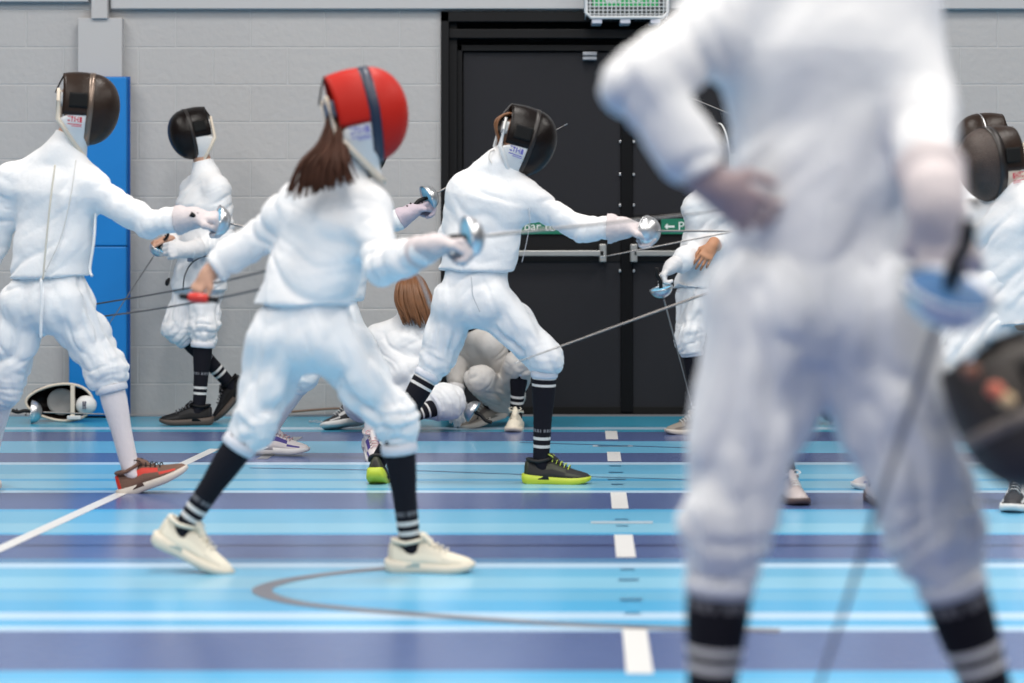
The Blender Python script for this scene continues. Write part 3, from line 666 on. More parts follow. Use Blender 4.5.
# blue wall pad
pad = empty('wall_pad', V((XW(102), YW-.04, 0)), 'tall bright blue padded mat on the wall behind the leftmost fencer', 'wall pad')
PADB = mat('blue_vinyl', (.0, .19, .56), .42, bump=.12, bscale=5); PADS = mat('blue_vinyl_edge', (.0, .09, .33), .45)
link('pad_panel', box_mesh([(XW(73), XW(130), YW-.13, YW-.07, .012, ZW(246.5)), (XW(73), XW(130), YW-.13, YW-.07, ZW(245.8), ZW(78.5))], .008), PADB, pad)
link('pad_backing', box_mesh([(XW(72.4), XW(132.5), YW-.08, YW-.0705, .005, ZW(77.5))], .003), PADS, pad)
# ---------------------------------------------------------------- people
SHO_RED = (mat('brown_shoe_mesh', (.16, .085, .06), .7, bump=.3, bscale=150), mat('pale_sole', (.62, .56, .50), .6), BLACK, mat('red_shoe_panel', (.62, .03, .015), .5))
SHO_CREAM = (mat('cream_shoe', (.74, .68, .56), .65, bump=.2, bscale=120), mat('cream_sole', (.70, .63, .52), .6), mat('cream_lace', (.75, .70, .6), .7), mat('cream_shoe_panel', (.62, .57, .47), .6))
SHO_LIME = (mat('black_running_shoe', (.012, .012, .012), .7), mat('lime_sole', (.48, .58, .04), .5), mat('lime_lace', (.5, .6, .08), .6), mat('lime_panel', (.02, .025, .01), .5))
SHO_BLACK = (mat('black_trainer', (.006, .006, .007), .6, spec=.2), mat('brown_black_sole', (.07, .05, .04), .6), mat('grey_lace', (.10, .10, .11), .7), mat('dark_grey_panel', (.014, .014, .016), .5, spec=.2))
SHO_GREY = (mat('grey_trainer', (.24, .21, .18), .7), mat('grey_sole', (.5, .46, .42), .6), mat('pale_lace', (.6, .58, .55), .7), mat('dark_taupe_panel', (.12, .10, .09), .6))
SHO_PURP = (mat('pinkish_white_shoe', (.66, .60, .60), .7), mat('white_sole', (.7, .68, .68), .6), mat('pink_lace', (.55, .30, .32), .7), mat('purple_panel', (.05, .03, .22), .5))
SHO_PINK = (mat('pale_grey_pink_shoe', (.55, .48, .47), .7), mat('dark_red_brown_sole', (.10, .07, .07), .6), mat('white_lace', (.7, .7, .7), .7), mat('pale_panel', (.5, .45, .45), .6))
SHO_WB = (mat('black_white_shoe', (.02, .02, .025), .6), mat('bright_white_sole', (.74, .73, .72), .6), MATS['white_lace'], mat('white_panel', (.6, .6, .6), .6))
def feet(px, Y, z=.09): return G(px, Y, z)

# P1 leftmost fencer, seen from behind, sword arm stretched right
Y = 9.55; H = 1.76; k = H/1.75
pel = P(48, 292, Y); neck = P(62, 152, Y)
sR = P(88, 186, Y-.04); sL = P(12, 182, Y+.04)
eR = reach(sR, 148, 224, .30*k, -1); wR = P(193, 218, eR.y-.03)
c = dict(label='fencer at the left edge in white kit and a brown-black mask, sword arm stretched right', H=H, pel=pel, neck=neck, sL=sL, sR=sR, eR=eR, wR=wR,
    eL=P(-4, 240, Y+.10), wL=P(-24, 292, Y+.05), hL=P(28, 305, Y+.02), hR=P(66, 305, Y-.02), kL=P(2, 385, Y+.05), kR=P(107, 370, Y-.03),
    aL=feet(-12, 9.75, .105), aR=P(131, 471, Y-.02), head=P(84, 104, Y), look=D(1, .12, -.10), hup=D(.12, 0, 1), hem=P(45, 277, Y), hemn=D(.03, 0, -1),
    handR=dict(d=D(1, -.05, .03), n=D(0, -.3, 1), s=D(0, -1, 0), k=1.1), footR=dict(d=D(1, -.08, .40), u=D(-.40, 0, 1), cols=SHO_RED), footL=dict(d=D(.25, -1, 0), cols=SHO_RED),
    sock=dict(m=SOCKW, stripes=(), logo=None), seed=3, tr=(.122, .088, .070), jb=1.0, ja=.007, ba=.012, hemt=.17, cuffR=.76)
p1, f1 = fencer(c)
fmask(p1, P(87, 105, Y), D(1, .15, -.06), D(.10, 0, 1), .99, MESH_BR, MESH_BR, TRIMS, .012, BIB, BIBE, REDMARK)
cord(p1, [P(55, 165, Y-.14), P(50, 205, Y-.165), P(46, 245, Y-.16), P(43, 280, Y-.15)], .004, mat('beige_webbing', (.62, .58, .50), .7), 'back_zip_tape')
cord(p1, [P(76, 160, Y-.13), P(70, 200, Y-.16), P(60, 240, Y-.165), P(45, 272, Y-.155)], .0022, MATS['cord_white'], 'jacket_seam')
cord(p1, [P(41, 278, Y-.15), P(42, 300, Y-.155), P(41, 322, Y-.15), P(41, 338, Y-.135)], .006, FAB, 'draw_cord')
cord(p1, [P(96, 205, Y-.06), P(94, 240, Y-.08), P(90, 268, Y-.08), P(92, 276, Y-.10)], .006, FAB, 'under_arm_strap')
epee('steel guard and dark blade at the end of the leftmost fencer\'s stretched arm', P(217, 221, wR.y-.01), D(1, .35, -.22), 1., .80, None)

# P2 person standing by the wall
Y = 13.15; H = 1.74; k = H/1.75
pel = P(200, 278, Y); neck = P(207, 174, Y)
c = dict(label='person in white fencing kit and black mask standing by the grey wall, looking left', H=H, pel=pel, neck=neck, tw=1.15, sL=P(217, 190, Y-.13), sR=P(193, 190, Y+.14),
    eL=P(226, 242, Y-.14), wL=P(186, 250, Y-.28), eR=P(184, 235, Y+.12), wR=P(166, 241, Y-.06), hL=P(204, 290, Y-.05), hR=P(190, 290, Y+.08), kL=P(204, 330, Y-.10), kR=P(178, 328, Y+.0),
    aL=feet(199, 13.05, .10), aR=P(230, 384, Y+.12), head=P(193, 134, Y), look=D(-1, -.25, -.18), hup=D(-.12, 0, 1), hem=P(200, 290, Y), hemn=D(0, 0, -1),
    handR=dict(d=D(-.75, -.4, -.15), n=D(0, .3, 1), s=D(0, -1, .2), bare=True, curl=(1, 1.2, .8), k=1.), handL=dict(d=D(-.9, -.3, 0), n=D(0, -1, .2), s=UP, m=GLOVEW),
    footL=dict(d=D(-1, -.15, 0), cols=SHO_BLACK), footR=dict(d=D(-.66, -.1, -.74), u=D(-.74, 0, .66), cols=SHO_BLACK), seed=5, hemt=.18, tr=(.108, .092, .074), ja=.009, ba=.012,
    sock=dict(stripes=((.70, .735), (.78, .815)), logo=(.50, .535)))
p2, f2 = fencer(c)
fmask(p2, P(191, 131, Y-.01), D(-1, -.38, -.22), D(-.16, 0, 1), .97, MESH_B, MESH_B, TRIMB, .010, BIB, BIBE, None)
cord(p2, [P(176, 238, Y-.12), P(173, 255, Y-.15), P(170, 270, Y-.16), P(168, 280, Y-.16)], .0022, MATS['cord_white'])
link('cord_plug', loft([(P(169, 278, Y-.16), V((1, 0, 0)), V((0, 1, 0)), .006, .006), (P(168, 280, Y-.16), V((1, 0, 0)), V((0, 1, 0)), .013, .013), (P(167, 284, Y-.16), V((1, 0, 0)), V((0, 1, 0)), .013, .013), (P(167, 286, Y-.16), V((1, 0, 0)), V((0, 1, 0)), .005, .005)], 12), BLACK, p2)
cord(p2, [P(183, 290, Y-.18), P(185, 275, Y-.20), P(193, 262, Y-.2), P(208, 256, Y-.2), P(222, 262, Y-.17)], .004, mat('dark_cord', (.05, .05, .055), .5), 'cable_loop')
for (px, py) in ((190, 247), (195, 259)):
    link('kit_print', box_mesh([(P(px-3, py, Y).x, P(px+3, py, Y).x, Y-.20, Y-.185, P(px, py+2.5, Y).z, P(px, py-2.5, Y).z)], .004), mat('grey_print', (.25, .27, .33), .7), p2)
hp = P(163, 241, Y-.10)
epee('thin dark sword pointing down-left across the blue pad, held by the person at the wall', hp+D(-.55, -.15, -1)*.05, D(-.68, .15, -1), .8, .66)
# P3 girl with the red mask
Y = 7.25; H = 1.60; k = H/1.75
pel = P(299, 322, Y); neck = P(345, 178, Y)
sR = P(368, 212, Y-.05); sL = P(306, 200, Y+.05)
eR = reach(sR, 384, 266, .26*k, -1); wR = reach(eR, 434, 246, .235*k, -1)
eL = reach(sL, 250, 243, .27*k, 1); wL = P(209, 274, eL.y-.04)
c = dict(label='fencer with a red mask and long brown hair in white kit, lunging right', H=H, pel=pel, neck=neck, sL=sL, sR=sR, eR=eR, wR=wR, eL=eL, wL=wL,
    hL=P(279, 342, Y+.02), hR=P(326, 340, Y-.02), kL=P(256, 420, Y-.02), kR=P(396, 420, Y-.03), aL=P(184, 527, Y), aR=G(410, Y, .088), head=P(363, 113, Y), look=D(1, .1, -.05), hup=D(.2, 0, 1),
    hem=P(300, 304, Y), hemn=D(.02, 0, -1), handR=dict(d=D(1, .2, .06), n=D(0, .2, 1), s=D(0, -1, 0)), handL=dict(d=D(-.55, -.25, -.75), n=D(-.5, -.5, .4), s=D(.5, -.9, -.1), bare=True, curl=(1.0, 1.1, .6), k=.92),
    footR=dict(d=D(1, -.1, 0), cols=SHO_CREAM), footL=dict(d=D(1, -.2, -.48), u=D(.45, 0, 1), cols=SHO_CREAM), seed=8, tr=(.118, .084, .066), ja=.008, ba=.013, jb=1.08, tw=1.05, hemt=.22, cuffL=.88,
    sock=dict(stripes=((.78, .82), (.87, .91)), logo=(.69, .73)))
p3, f3 = fencer(c)
fmask(p3, P(364, 110, Y), D(1, .18, .22), D(-.24, 0, 1), 1.0, MESH_R, MESH_R, NAVY, .017, BIB, BIBE, BLUEMARK, strap=mat('slate_strap', (.12, .14, .20), .7), pads=False)
def hair(parent, strands, m, r0, n=90, name='hair'):
    paths = []
    for i in range(n):
        a, b, c_, e = strands(i/n, random.random(), random.random(), random.random())
        paths.append((spline([a, b, c_, e], 12), [r0*(1-.75*(j/12)**2) for j in range(13)]))
    return link(name, tube_mesh(paths, 5), m, parent)
def st3(t, a, b, c_):
    root = P(328+14*a, 112+26*b, Y-.02-.05*c_)
    s = (a+t)/2
    return (root, P(316+30*s+3*b, 142+8*b, Y-.09-.05*c_), P(295+58*s, 162+6*b, Y-.15-.04*c_), P(280+80*s**1.1+4*c_, 176+15*(1-s)+14*b*(1-.5*s), Y-.175-.02*b))
hair(p3, st3, HAIRB, .0062, 150)
cord(p3, [P(404, 250, Y-.18), P(414, 268, Y-.2), P(424, 288, Y-.2), P(431, 308, Y-.16)], .0028, MATS['cord_white'])
epee('silver sword with a pale blue guard pad in the red-masked fencer\'s right hand', P(466, 238, wR.y+.03), P(712, 212, wR.y+.28)-P(466, 238, wR.y+.03), 1., .92)
pg = empty('cable_plug', P(200, 296, wL.y), 'red cable plug with black ends in the red-masked fencer\'s bare hand', 'cable plug')
a_, b_ = P(188, 297, wL.y-.11), P(208, 299, wL.y-.11)
u, v = basis(b_-a_)
link('body', loft([(a_+(b_-a_)*t, u, v, r, r) for t, r in ((0, .010), (.08, .015), (.5, .017), (.92, .015), (1, .010))], 16), mat('red_plastic', (.62, .03, .02), .4), pg)
for (s0, s1) in ((-.45, .0), (1.0, 1.55)):
    link('end_cap', loft([(a_+(b_-a_)*t, u, v, r, r) for t, r in ((s0, .006), (s0*.8+s1*.2, .009), (s0*.2+s1*.8, .010), (s1, .009))], 12), BLACK, pg)
for lb, q in (('upper thin dark cable running left from behind the red-masked fencer across the blue pad', [P(274, 269, 7.34), P(215, 283, 8.2), P(150, 295, 9.2), P(90, 305, 9.95), P(46, 312, 10.4)]),
              ('lower thin dark cable running left from the red-masked fencer\'s hip across the blue pad', [P(274, 286, 7.32), P(219, 298, 8.0), P(150, 310, 9.0), P(90, 318, 9.9), P(40, 325, 10.5)])):
    tag(link('reel_cable', tube_mesh([(spline(q, 30), .0038)], 6), mat('dark_cable', (.03, .03, .035), .5)), lb, 'cable', 'reel cables')

# P5 middle fencer in front of the doors
Y = 9.9; H = 1.68; k = H/1.75
pel = P(472, 290, Y); neck = P(499, 163, Y)
sR = P(526, 200, Y-.03); sL = P(464, 192, Y+.03)
eR = reach(sR, 582, 229, .28*k, -1); wR = P(622, 228, eR.y-.02)
c = dict(label='middle fencer before the black doors in glossy black mask and lime-soled shoes', H=H, pel=pel, neck=neck, sL=sL, sR=sR, eR=eR, wR=wR, eL=P(452, 236, Y+.10), wL=P(475, 240, Y+.26),
    hL=P(456, 304, Y+.03), hR=P(491, 302, Y-.02), kL=P(437, 358, Y+.06), kR=P(545, 356, Y-.03), aL=P(378, 462, Y+.02), aR=G(541, Y, .092), head=P(521, 140, Y), look=D(1, .15, -.28), hup=D(.3, 0, 1),
    hem=P(473, 270, Y), hemn=D(-.02, 0, -1), handR=dict(d=D(1, .05, .02), n=D(0, -.2, 1), s=D(0, -1, 0), k=1.22), handL=dict(d=D(.5, 1, 0), n=UP, s=D(1, -.4, 0), m=GLOVEW),
    footR=dict(d=D(1, -.12, 0), cols=SHO_LIME), footL=dict(d=D(.12, 1, -.45), u=D(0, .42, 1), cols=SHO_LIME), seed=13, tr=(.116, .080, .064), ja=.006, ba=.010, jb=1.0, hemt=.16,
    sock=dict(stripes=((.14, .165), (.21, .235), (.74, .77), (.82, .85)), logo=(.66, .69)))
p5, f5 = fencer(c)
fmask(p5, P(526, 138, Y), D(1, .15, -.28), D(.28, 0, 1), .98, MESH_B, MESH_B, TRIMB, .010, BIB, BIB, BLUEMARK)
def st5(t, a, b, c_):
    s = (a-.5)*.13
    top = P(512, 114, Y)+V((0, s, 0)); return (top, P(503, 116, Y)+V((0, s, 0)), P(497, 124+3*b, Y)+V((-.01*c_, s*1.1, 0)), P(500+4*c_, 146+8*b, Y)+V((0, s*.9, 0)))
hair(p5, st5, HAIRL, .007, 70)
cord(p5, [P(494, 150, Y-.05), P(490, 152, Y-.07), P(489, 158, Y-.08), P(492, 163, Y-.09)], .0035, MATS['cord_white'], 'collar_loop')
cord(p5, [P(471, 276, Y-.15), P(472, 285, Y-.155), P(473, 296, Y-.155), P(480, 312, Y-.15)], .002, mat('seam_grey', (.45, .46, .50), .8), 'breeches_seam')
cord(p5, [P(528, 205, Y-.10), P(530, 220, Y-.115), P(527, 240, Y-.11), P(522, 262, Y-.10)], .0018, MATS['seam_grey'], 'jacket_seam')
epee('silver sword with shiny bell guard in the middle fencer\'s outstretched hand', P(647, 231, wR.y), P(800, 231.5, wR.y-.45)-P(647, 231, wR.y), 1., .90)

# P4 fencer hidden behind the red mask
Y = 11.0; H = 1.62; k = H/1.75
pel = P(330, 310, Y); neck = P(352, 192, Y)
sR = P(366, 214, Y-.03); sL = P(330, 212, Y+.05)
c = dict(label='fencer almost hidden behind the red-masked one, raised mauve-gloved arm and pinkish sock showing', H=H, pel=pel, neck=neck, sL=sL, sR=sR, eR=P(378, 231, Y-.05), wR=P(411, 212, Y-.05), eL=P(312, 245, Y+.05), wL=P(320, 262, Y-.1),
    hL=P(320, 318, Y+.03), hR=P(342, 318, Y-.02), kL=P(305, 372, Y+.02), kR=P(376, 376, Y), aL=feet(268, 11.2, .10), aR=feet(371, 11.0, .12), head=P(362, 150, Y), look=D(1, .15, 0), hup=UP,
    hem=P(335, 300, Y), hemn=D(0, 0, -1), handR=dict(d=D(.72, .5, .42), n=D(-.5, -.2, 1), s=D(0, -1, 0), m=mat('mauve_glove', (.52, .44, .50), .75, bump=.3, bscale=60)), handL=None,
    footR=dict(d=D(.25, -1, -.35), u=D(0, -.3, 1), cols=SHO_PURP), footL=dict(d=D(1, -.2, 0), cols=SHO_PURP), seed=17, sock=dict(m=SOCKW, stripes=(), logo=None), h=.010, cuffR=.75, hemt=.2)
p4, f4 = fencer(c)
fmask(p4, P(361, 146, Y), D(1, .15, -.05), UP, .95, MESH_B, MESH_B, TRIMB, .010, BIB, BIB, None)
epee('steel guard seen edge-on at the raised glove between red mask and middle fencer', P(427, 198, Y-.03), P(567, 124, Y+.25)-P(427, 198, Y-.03), .95, (P(567, 124, Y+.25)-P(427, 198, Y-.03)).length-.055)

# P8 person by the right-hand door leaf
Y = 12.6; H = 1.68; k = H/1.75
pel = P(702, 292, Y); neck = P(718, 180, Y)
c = dict(label='person in white kit standing by the right door leaf with a lowered sword', H=H, tw=1.12, pel=pel, neck=neck, sL=P(738, 208, Y+.12), sR=P(697, 207, Y-.12),
    eL=P(722, 246, Y-.12), wL=P(712, 246, Y-.24), eR=P(702, 250, Y-.14), wR=P(672, 266, Y-.25), hL=P(716, 300, Y+.05), hR=P(698, 300, Y-.07), kL=P(728, 340, Y+.05), kR=P(690, 336, Y-.12),
    aL=feet(735, 12.7, .09), aR=feet(700, 12.5, .09), head=P(726, 146, Y), look=D(-1, -.3, -.1), hup=UP, hem=P(706, 288, Y), hemn=D(0, 0, -1),
    handR=dict(d=D(-.75, -.2, -.75), n=D(-.7, 0, .7), s=D(0, 1, 0), m=GLOVEW, curl=(.8, .9, .6), r=.011), handL=dict(d=D(-.35, -.2, -.55), n=D(0, -1, .2), s=D(-1, 0, 0), bare=True, curl=(.35, .5, .3), k=1., spread=.08),
    footR=dict(d=D(-1, -.5, 0), cols=SHO_GREY), footL=dict(d=D(.3, -1, 0), cols=SHO_GREY), seed=23, hemt=.2, tr=(.112, .09, .070), ja=.013, ba=.016, cuffL=.55, cuffR=.8, skin=mat('warm_skin', (.50, .24, .13), .55))
p8, f8 = fencer(c)
fmask(p8, P(724, 146, Y), D(-1, -.3, -.12), UP, .95, MESH_B, MESH_B, BIB, .005, BIB, BIB, None)
gp = P(661, 288, Y-.30)
epee('thin sword pointing down past the knee of the person by the door', gp, P(690, 398, Y-.2)-gp, .95, .62)

# P6 kneeling person with auburn hair
Y = 12.7; H = 1.66; k = H/1.75
pel = P(398, 398, Y); neck = P(408, 322, Y)
c = dict(label='person with auburn hair kneeling by the wall, back turned, in a white jacket', H=H, pel=pel, neck=neck, sL=P(378, 338, Y), sR=P(430, 336, Y-.02),
    eL=P(364, 376, Y+.05), wL=P(378, 398, Y+.25), eR=P(424, 376, Y-.02), wR=P(428, 396, Y+.2), hL=P(388, 404, Y), hR=P(408, 402, Y), kL=P(362, 404, Y-.15), kR=P(447, 402, Y-.12),
    aL=P(352, 409, Y+.12), aR=P(410, 417, Y-.22), head=P(412, 293, Y+.06), look=D(-.1, 1, -.5), hup=D(.1, .4, 1), hem=P(398, 390, Y), hemn=D(0, 0, -1),
    footR=dict(d=D(-1, -.2, -.3), u=D(.2, -1, .1), cols=SHO_WB), footL=dict(d=D(-.8, -.4, .2), u=D(-.3, .3, 1), cols=SHO_WB), seed=29, hemt=.30, tr=(.105, .105, .085), ja=.013, ba=.008, waist_off=(0, -.05, 0),
    sock=dict(stripes=((.42, .47), (.62, .67)), logo=None), cuffL=.9, cuffR=.9, handL=dict(d=D(.3, .8, -.3), n=UP, s=D(1, 0, 0), m=GLOVEW), handR=dict(d=D(-.3, .8, -.3), n=UP, s=D(-1, 0, 0), m=GLOVEW))
p6, f6 = fencer(c)
def st6(t, a, b, c_):
    s = (a-.5)
    return (P(412+10*s, 274+2*abs(s), Y+.05), P(411+26*s, 282+3*b, Y-.06-.03*c_), P(414+38*s, 300+3*b, Y-.10-.03*c_), P(421+38*s, 316+12*b-abs(s)*4, Y-.11-.02*c_))
hair(p6, st6, HAIRL, .010, 150)
# P7 crouching person seen between the middle fencer's legs
Y = 12.95; H = 1.68; k = H/1.75
pel = P(505, 392, Y+.1); neck = P(470, 330, Y)
FABSH = mat('shaded_white_fabric', (.52, .50, .48), .85, bump=.25, bscale=35)  # white kit fabric, darkened in colour to stand for shade
c = dict(label='person crouching by the doors in greyish white kit, seen between the middle fencer\'s legs', H=H, pel=pel, neck=neck, sL=P(492, 345, Y-.12), sR=P(462, 345, Y+.08),
    eL=P(505, 372, Y-.05), wL=P(500, 390, Y+.0), eR=P(456, 372, Y), wR=P(455, 396, Y-.1), hL=P(506, 398, Y+.1), hR=P(498, 396, Y), kL=P(520, 364, Y-.25), kR=P(480, 380, Y-.25),
    aL=feet(516, Y-.20, .09), aR=P(490, 405, Y-.02), head=P(462, 306, Y), look=D(-.6, -.2, -.8), hup=D(-.8, 0, .5), hem=P(502, 384, Y+.05), hemn=D(.5, 0, -1),
    handR=dict(d=D(.1, -.3, -1), n=D(0, -1, 0), s=D(1, 0, 0), m=GLOVEW, curl=(.3, .3, .2)), handL=None, footL=dict(d=D(-.1, -1, 0), cols=SHO_CREAM), footR=dict(d=D(-.9, -.5, -.3), u=D(-.3, 0, 1), cols=SHO_GREY),
    seed=31, tw=.85, hemt=.12, tr=(.088, .088, .075), ja=.010, ba=.008, jm=FABSH, bm=FABSH, sock=dict(stripes=((.62, .67), (.74, .79)), logo=None))
p7, f7 = fencer(c)
fmask(p7, P(466, 312, Y), D(-.5, -.3, -.8), D(-.8, 0, .5), .95, MESH_B, MESH_B, TRIMB, .010, BIB, BIB, None)
gp = P(474, 412, Y-.32)
epee('sword lying by the crouching person, round silver guard on the blue floor', gp, D(-.75, .1, .48), .95, .55)

# P10 fencer at the right edge
Y = 9.25; H = 1.76; k = H/1.75
pel = P(1012, 315, Y); neck = P(1008, 186, Y)
c = dict(label='fencer at the right edge facing left in a brown-black mask and white kit', H=H, pel=pel, neck=neck, sL=P(1035, 212, Y-.12), sR=P(990, 212, Y+.10),
    eR=P(930, 232, Y+.05), wR=P(872, 220, Y+.02), eL=P(1068, 260, Y-.1), wL=P(1095, 220, Y), hL=P(1024, 330, Y+.02), hR=P(995, 330, Y), kL=P(1032, 405, Y), kR=P(946, 372, Y), aL=feet(1018, 9.0, .10), aR=feet(904, 9.7, .09),
    head=P(990, 160, Y), look=D(-1, -.35, -.12), hup=D(-.05, 0, 1), hem=P(1010, 325, Y), hemn=D(0, 0, -1), handR=dict(d=D(-1, 0, .1), n=UP, s=D(0, -1, 0)), handL=None,
    footL=dict(d=D(-.35, -1, 0), cols=SHO_WB), footR=dict(d=D(-1, -.1, 0), cols=SHO_PURP), seed=37, hemt=.2, tr=(.115, .09, .072), ja=.013, ba=.015, sock=dict(m=SOCKW, stripes=(), logo=None))
p10, f10 = fencer(c)
fmask(p10, P(991, 160, Y-.01), D(-1, -.42, -.10), D(0, 0, 1), 1.0, mat('mottled_mask_mesh', (.045, .028, .022), .5, bump=.35, bscale=160, var=.8, vscale=16), MESH_BR, TRIMB, .018, BIBE, BIBE, REDMARK)
gp = P(850, 209, Y)
epee('brown-grey blade crossing under the middle fencer\'s glove from behind the large fencer', gp, P(602, 257, Y+.15)-gp, 1., .98)
# P12 partly hidden mask at the right
Y = 10.6; H = 1.76; k = H/1.75
pel = P(985, 308, Y); neck = P(990, 172, Y)
c = dict(label='fencer hidden behind the nearer right-edge fencer, only part of a dark mask showing', H=H, pel=pel, neck=neck, sL=P(1005, 196, Y-.08), sR=P(970, 196, Y+.08),
    eR=P(915, 200, Y), wR=P(880, 180, Y), eL=P(1035, 236, Y), wL=P(1050, 210, Y+.1), hL=P(990, 318, Y), hR=P(972, 318, Y), kL=P(1005, 380, Y), kR=P(930, 370, Y), aL=feet(1040, 10.6, .09), aR=feet(925, 10.6, .09),
    head=P(980, 138, Y), look=D(-1, -.2, 0), hup=UP, hem=P(985, 312, Y), hemn=D(0, 0, -1), handR=dict(d=D(-1, 0, .5), n=UP, s=D(0, -1, 0)), handL=None,
    footL=dict(d=D(-.2, -1, 0), cols=SHO_BLACK), footR=dict(d=D(-1, -.1, 0), cols=SHO_BLACK), seed=41, h=.011)
p12, f12 = fencer(c)
fmask(p12, P(982, 141, Y), D(-1, -.2, -.05), UP, .95, MESH_BR, MESH_BR, STEEL, .003, BIB, BIB, None)
gp = P(862, 169, Y)
epee('thin blade high in the gap beside the large fencer\'s bent elbow', gp, P(682, 94, Y+.1)-gp, 1., .90)
# P11 opponent hidden behind the large fencer
Y = 9.15; H = 1.66; k = H/1.75
pel = P(822, 318, Y); neck = P(815, 205, Y)
c = dict(label='fencer hidden behind the large foreground fencer, a pale pinkish-grey shoe between the legs', H=H, pel=pel, neck=neck, sL=P(838, 228, Y-.1), sR=P(800, 228, Y+.1),
    eR=P(775, 275, Y), wR=P(742, 284, Y), eL=P(868, 262, Y), wL=P(872, 240, Y-.1), hL=P(830, 330, Y), hR=P(812, 330, Y), kL=P(862, 392, Y), kR=P(768, 392, Y), aL=feet(876, 9.2, .09), aR=feet(789, 9.25, .09),
    head=P(812, 178, Y), look=D(-1, 0, -.05), hup=UP, hem=P(820, 322, Y), hemn=D(0, 0, -1), handR=dict(d=D(-1, 0, -.2), n=UP, s=D(0, -1, 0)), handL=None,
    footL=dict(d=D(.1, -1, 0), cols=SHO_PINK), footR=dict(d=D(.12, -1, 0), cols=SHO_PINK), seed=43, h=.011, sock=dict(m=SOCK, stripes=(), logo=None), tr=(.10, .08, .065))
p11, f11 = fencer(c)
fmask(p11, P(810, 176, Y), D(-1, 0, -.05), UP, .95, MESH_B, MESH_B, TRIMB, .010, BIB, BIB, None)
gp = P(724, 287, Y-.02)
epee('long grey blade slanting down-left to the middle fencer\'s front knee', gp, P(520, 361, Y-.45)-gp, 1.05, .93)

# P9 large foreground fencer, back turned
Y = 4.06; H = 1.86; k = H/1.75
pel = P(822, 285, Y); neck = P(826, -48, Y)
sL = P(742, 2, Y); sR = P(898, 6, Y)
eL = P(641, 84, Y-.14); wL = P(712, 184, Y-.16)
c = dict(label='large blurred foreground fencer in white kit, back turned, one hand on the hip', H=H, pel=pel, neck=neck, sL=sL, sR=sR, eL=eL, wL=wL, eR=P(920, 105, Y-.08), wR=P(936, 208, Y-.36),
    hL=P(778, 312, Y), hR=P(862, 312, Y), kL=P(724, 525, Y-.02), kR=P(932, 525, Y-.02), aL=feet(705, Y, .10), aR=feet(1016, Y, .10), head=P(830, -125, Y), look=D(0, 1, -.05), hup=UP,
    hem=P(822, 275, Y), hemn=D(0, 0, -1), handL=dict(d=D(.75, .25, -.52), n=D(-.2, -1, -.2), s=D(.3, 0, 1), bare=True, curl=(.22, .5, .4), k=.9, spread=.06, thumb=.2),
    handR=dict(d=D(.2, -.1, -1), n=D(-.3, -.9, 0), s=D(-1, .2, 0), curl=(.9, 1.1, .8), m=GLOVE),
    footL=dict(d=D(-.35, 1, 0), cols=SHO_BLACK), footR=dict(d=D(.5, 1, 0), cols=SHO_BLACK), seed=51, tr=(.128, .078, .062), ja=.007, ba=.009, jb=1.02, tw=.97, hemt=.23, cuffL=.90, skin=SKINM,
    sock=dict(stripes=((.40, .435), (.475, .515)), logo=(.18, .225)))
p9, f9 = fencer(c)
hc = P(830, -125, Y)
sdf_obj('hair', [cone(hc+V((0, .03, .045)), hc+V((0, -.03, .04)), .088, .088, cuts=[(hc+V((0, .03, .03)), V((0, .85, -.5)))]), cone(hc+V((0, -.03, .03)), hc+V((0, -.045, -.05)), .086, .062, k=.02)], .007, HAIRB, p9)
gp = P(950, 288, Y-.56)
epee('large out-of-focus sword with blue guard pad crossing the foreground fencer\'s thigh down to the floor', gp, P(820, 683, Y-.24)-gp, 1.12, .84, padc=mat('blue_guard_pad', (.01, .09, .24), .6), bk=1.15)
# mask carried in the foreground hand
mk = empty('fencing_mask', P(1005, 400, Y-.22), 'blurred dark mask with coloured dots carried by the foreground fencer at the right edge', 'fencing mask')
MG = mat('dark_brown_mesh', (.035, .028, .024), .5, bump=.3, bscale=160)
rt = fmask(mk, P(1034, 408, Y-.22), D(.35, -.25, -.9), D(-.85, -.2, -.2), 1.0, MG, MG, mat('grey_brown_trim', (.20, .17, .15), .4), .012, mat('black_bib', (.02, .02, .022), .8), TRIMB, None, strap=mat('taupe_strap', (.12, .10, .09), .7))
for (px, py, m_) in ((997, 391, mat('coral_dot', (.75, .20, .12), .5)), (1008, 401, mat('pale_amber_dot', (.70, .50, .28), .5)), (973, 372, mat('brown_dot', (.25, .10, .06), .5))):
    q = P(px, py, Y-.37); link('rivet', loft([(q+V((0, dy, 0)), V((1, 0, 0)), V((0, 0, 1)), r, r) for dy, r in ((-.008, .006), (-.005, .011), (.0, .013), (.03, .013))], 18), m_, rt)
# mask and sword on the floor by the blue pad
mf = empty('fencing_mask', P(60, 405, 13.3), 'upturned black mask with white padding lying on the floor under the blue pad', 'fencing mask')
Yf = 13.25
cx, cz = P(58, 0, Yf).x, .115
def fdome(u, v):
    a = 2*math.pi*u; b = v*math.pi/2; s = math.cos(b); ca = math.cos(a)
    return V((cx+(.190 if ca < 0 else .20)*ca*s*(1 if True else 0), Yf+.02+.13*math.sin(b), cz+.105*math.sin(a)*s))
shell = link('mask', grid_mesh(fdome, 40, 12, .004), MESH_B, mf)
rimpts = [fdome(i/40, 0)+V((0, -.005, .012*math.sin(4*math.pi*i/40))) for i in range(41)]
link('bib_edge', tube_mesh([(rimpts, .008)], 8), BIBE, shell)
def inner(u, v):
    a = 2*math.pi*u; return V((cx+.005+.085*math.cos(a)*v, Yf+.10-.02*v, cz+.0+.08*math.sin(a)*v))
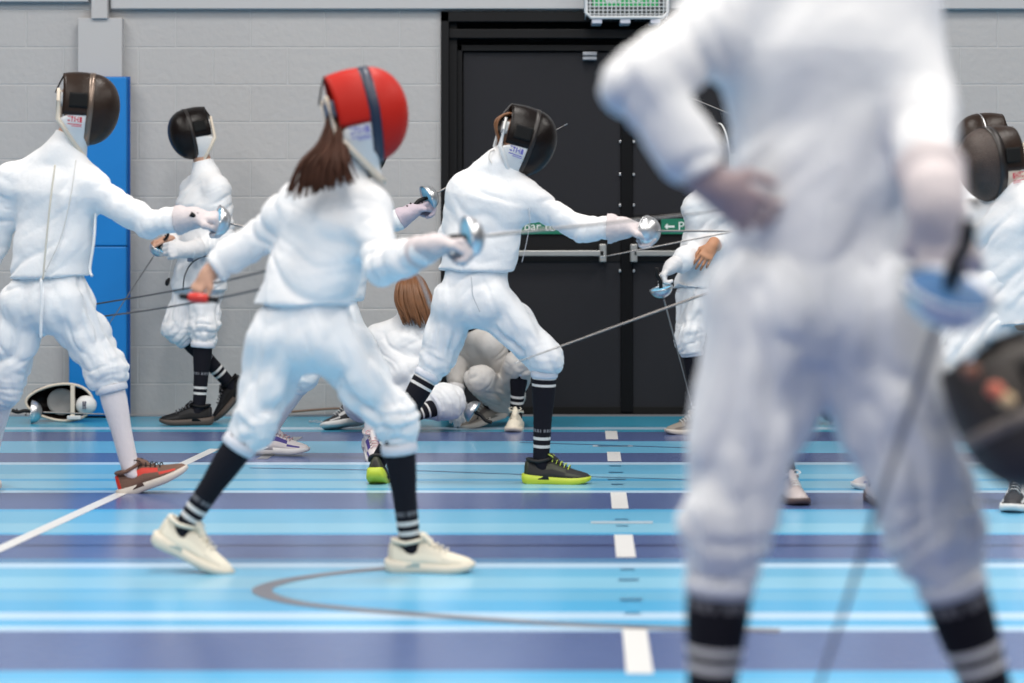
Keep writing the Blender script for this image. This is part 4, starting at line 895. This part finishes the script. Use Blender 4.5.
link('inner_pad', grid_mesh(inner, 28, 6, .01), mat('grey_padding', (.28, .28, .28), .8), shell)
xr = P(73, 0, Yf).x
link('strap', box_mesh([(xr-.012, xr+.012, Yf-.02, Yf+.0, .02, .215)], .004), BIBE, shell)
def chin(u, v):
    a = 2*math.pi*u; return V((xr+.075+.055*math.cos(a)*v, Yf+.02-.05*math.cos(v*1.4), cz-.015+.048*math.sin(a)*v))
cp = link('chin_pad', grid_mesh(chin, 24, 6, .01), BIB, shell)
link('logo', box_mesh([(xr+.063, xr+.070, Yf-.046, Yf-.030, cz-.035, cz+.01), (xr+.076, xr+.083, Yf-.046, Yf-.030, cz-.035, cz+.01), (xr+.069, xr+.078, Yf-.046, Yf-.030, cz-.016, cz-.009)]), mat('grey_logo', (.12, .12, .16), .7), cp)
link('buckle', box_mesh([(xr-.03, xr+.05, Yf-.03, Yf-.005, .018, .04)], .004), BIB, shell)
gp = P(32, 411, 13.15); gp.z = .068
epee('round silver sword guard lying on the floor left of the upturned mask', gp, D(1, .1, -.04), 1., .75, bend=V((0, 0, 0)))
# kit on the floor near the wall
tag(link('floor_cable', tube_mesh([(spline([V((XW(290), YW-.06, .03)), V((XW(320), YW-.05, .045)), V((XW(345), YW-.05, .05)), V((XW(365), YW-.1, .03))], 20), .008)], 6), mat('copper_cable', (.20, .12, .08), .5)), 'thin brown cable along the foot of the wall left of the kneeling person', 'cable')
tag(link('coiled_wire', tube_mesh([([V((XW(318)+.12*math.cos(t*.7)*.5+t*.012, 13.2+.05*math.sin(t*.7), .006+.002*(i % 3))) for i, t in enumerate([j*.5 for j in range(50)])], .003)], 5), mat('grey_wire', (.30, .36, .42), .5)), 'loosely coiled grey wire on the floor left of the kneeling person', 'wire')
bm_ = empty('fencing_mask', P(830, 415, 13.1), 'black mask on the floor by the wall, glimpsed between the foreground fencer\'s legs', 'fencing mask')
fmask(bm_, V((P(836, 0, 13.1).x, 13.1, .165)), D(-1, -.3, .1), UP, .9, MESH_B, MESH_B, BIB, .006, BIB, BIB, None)
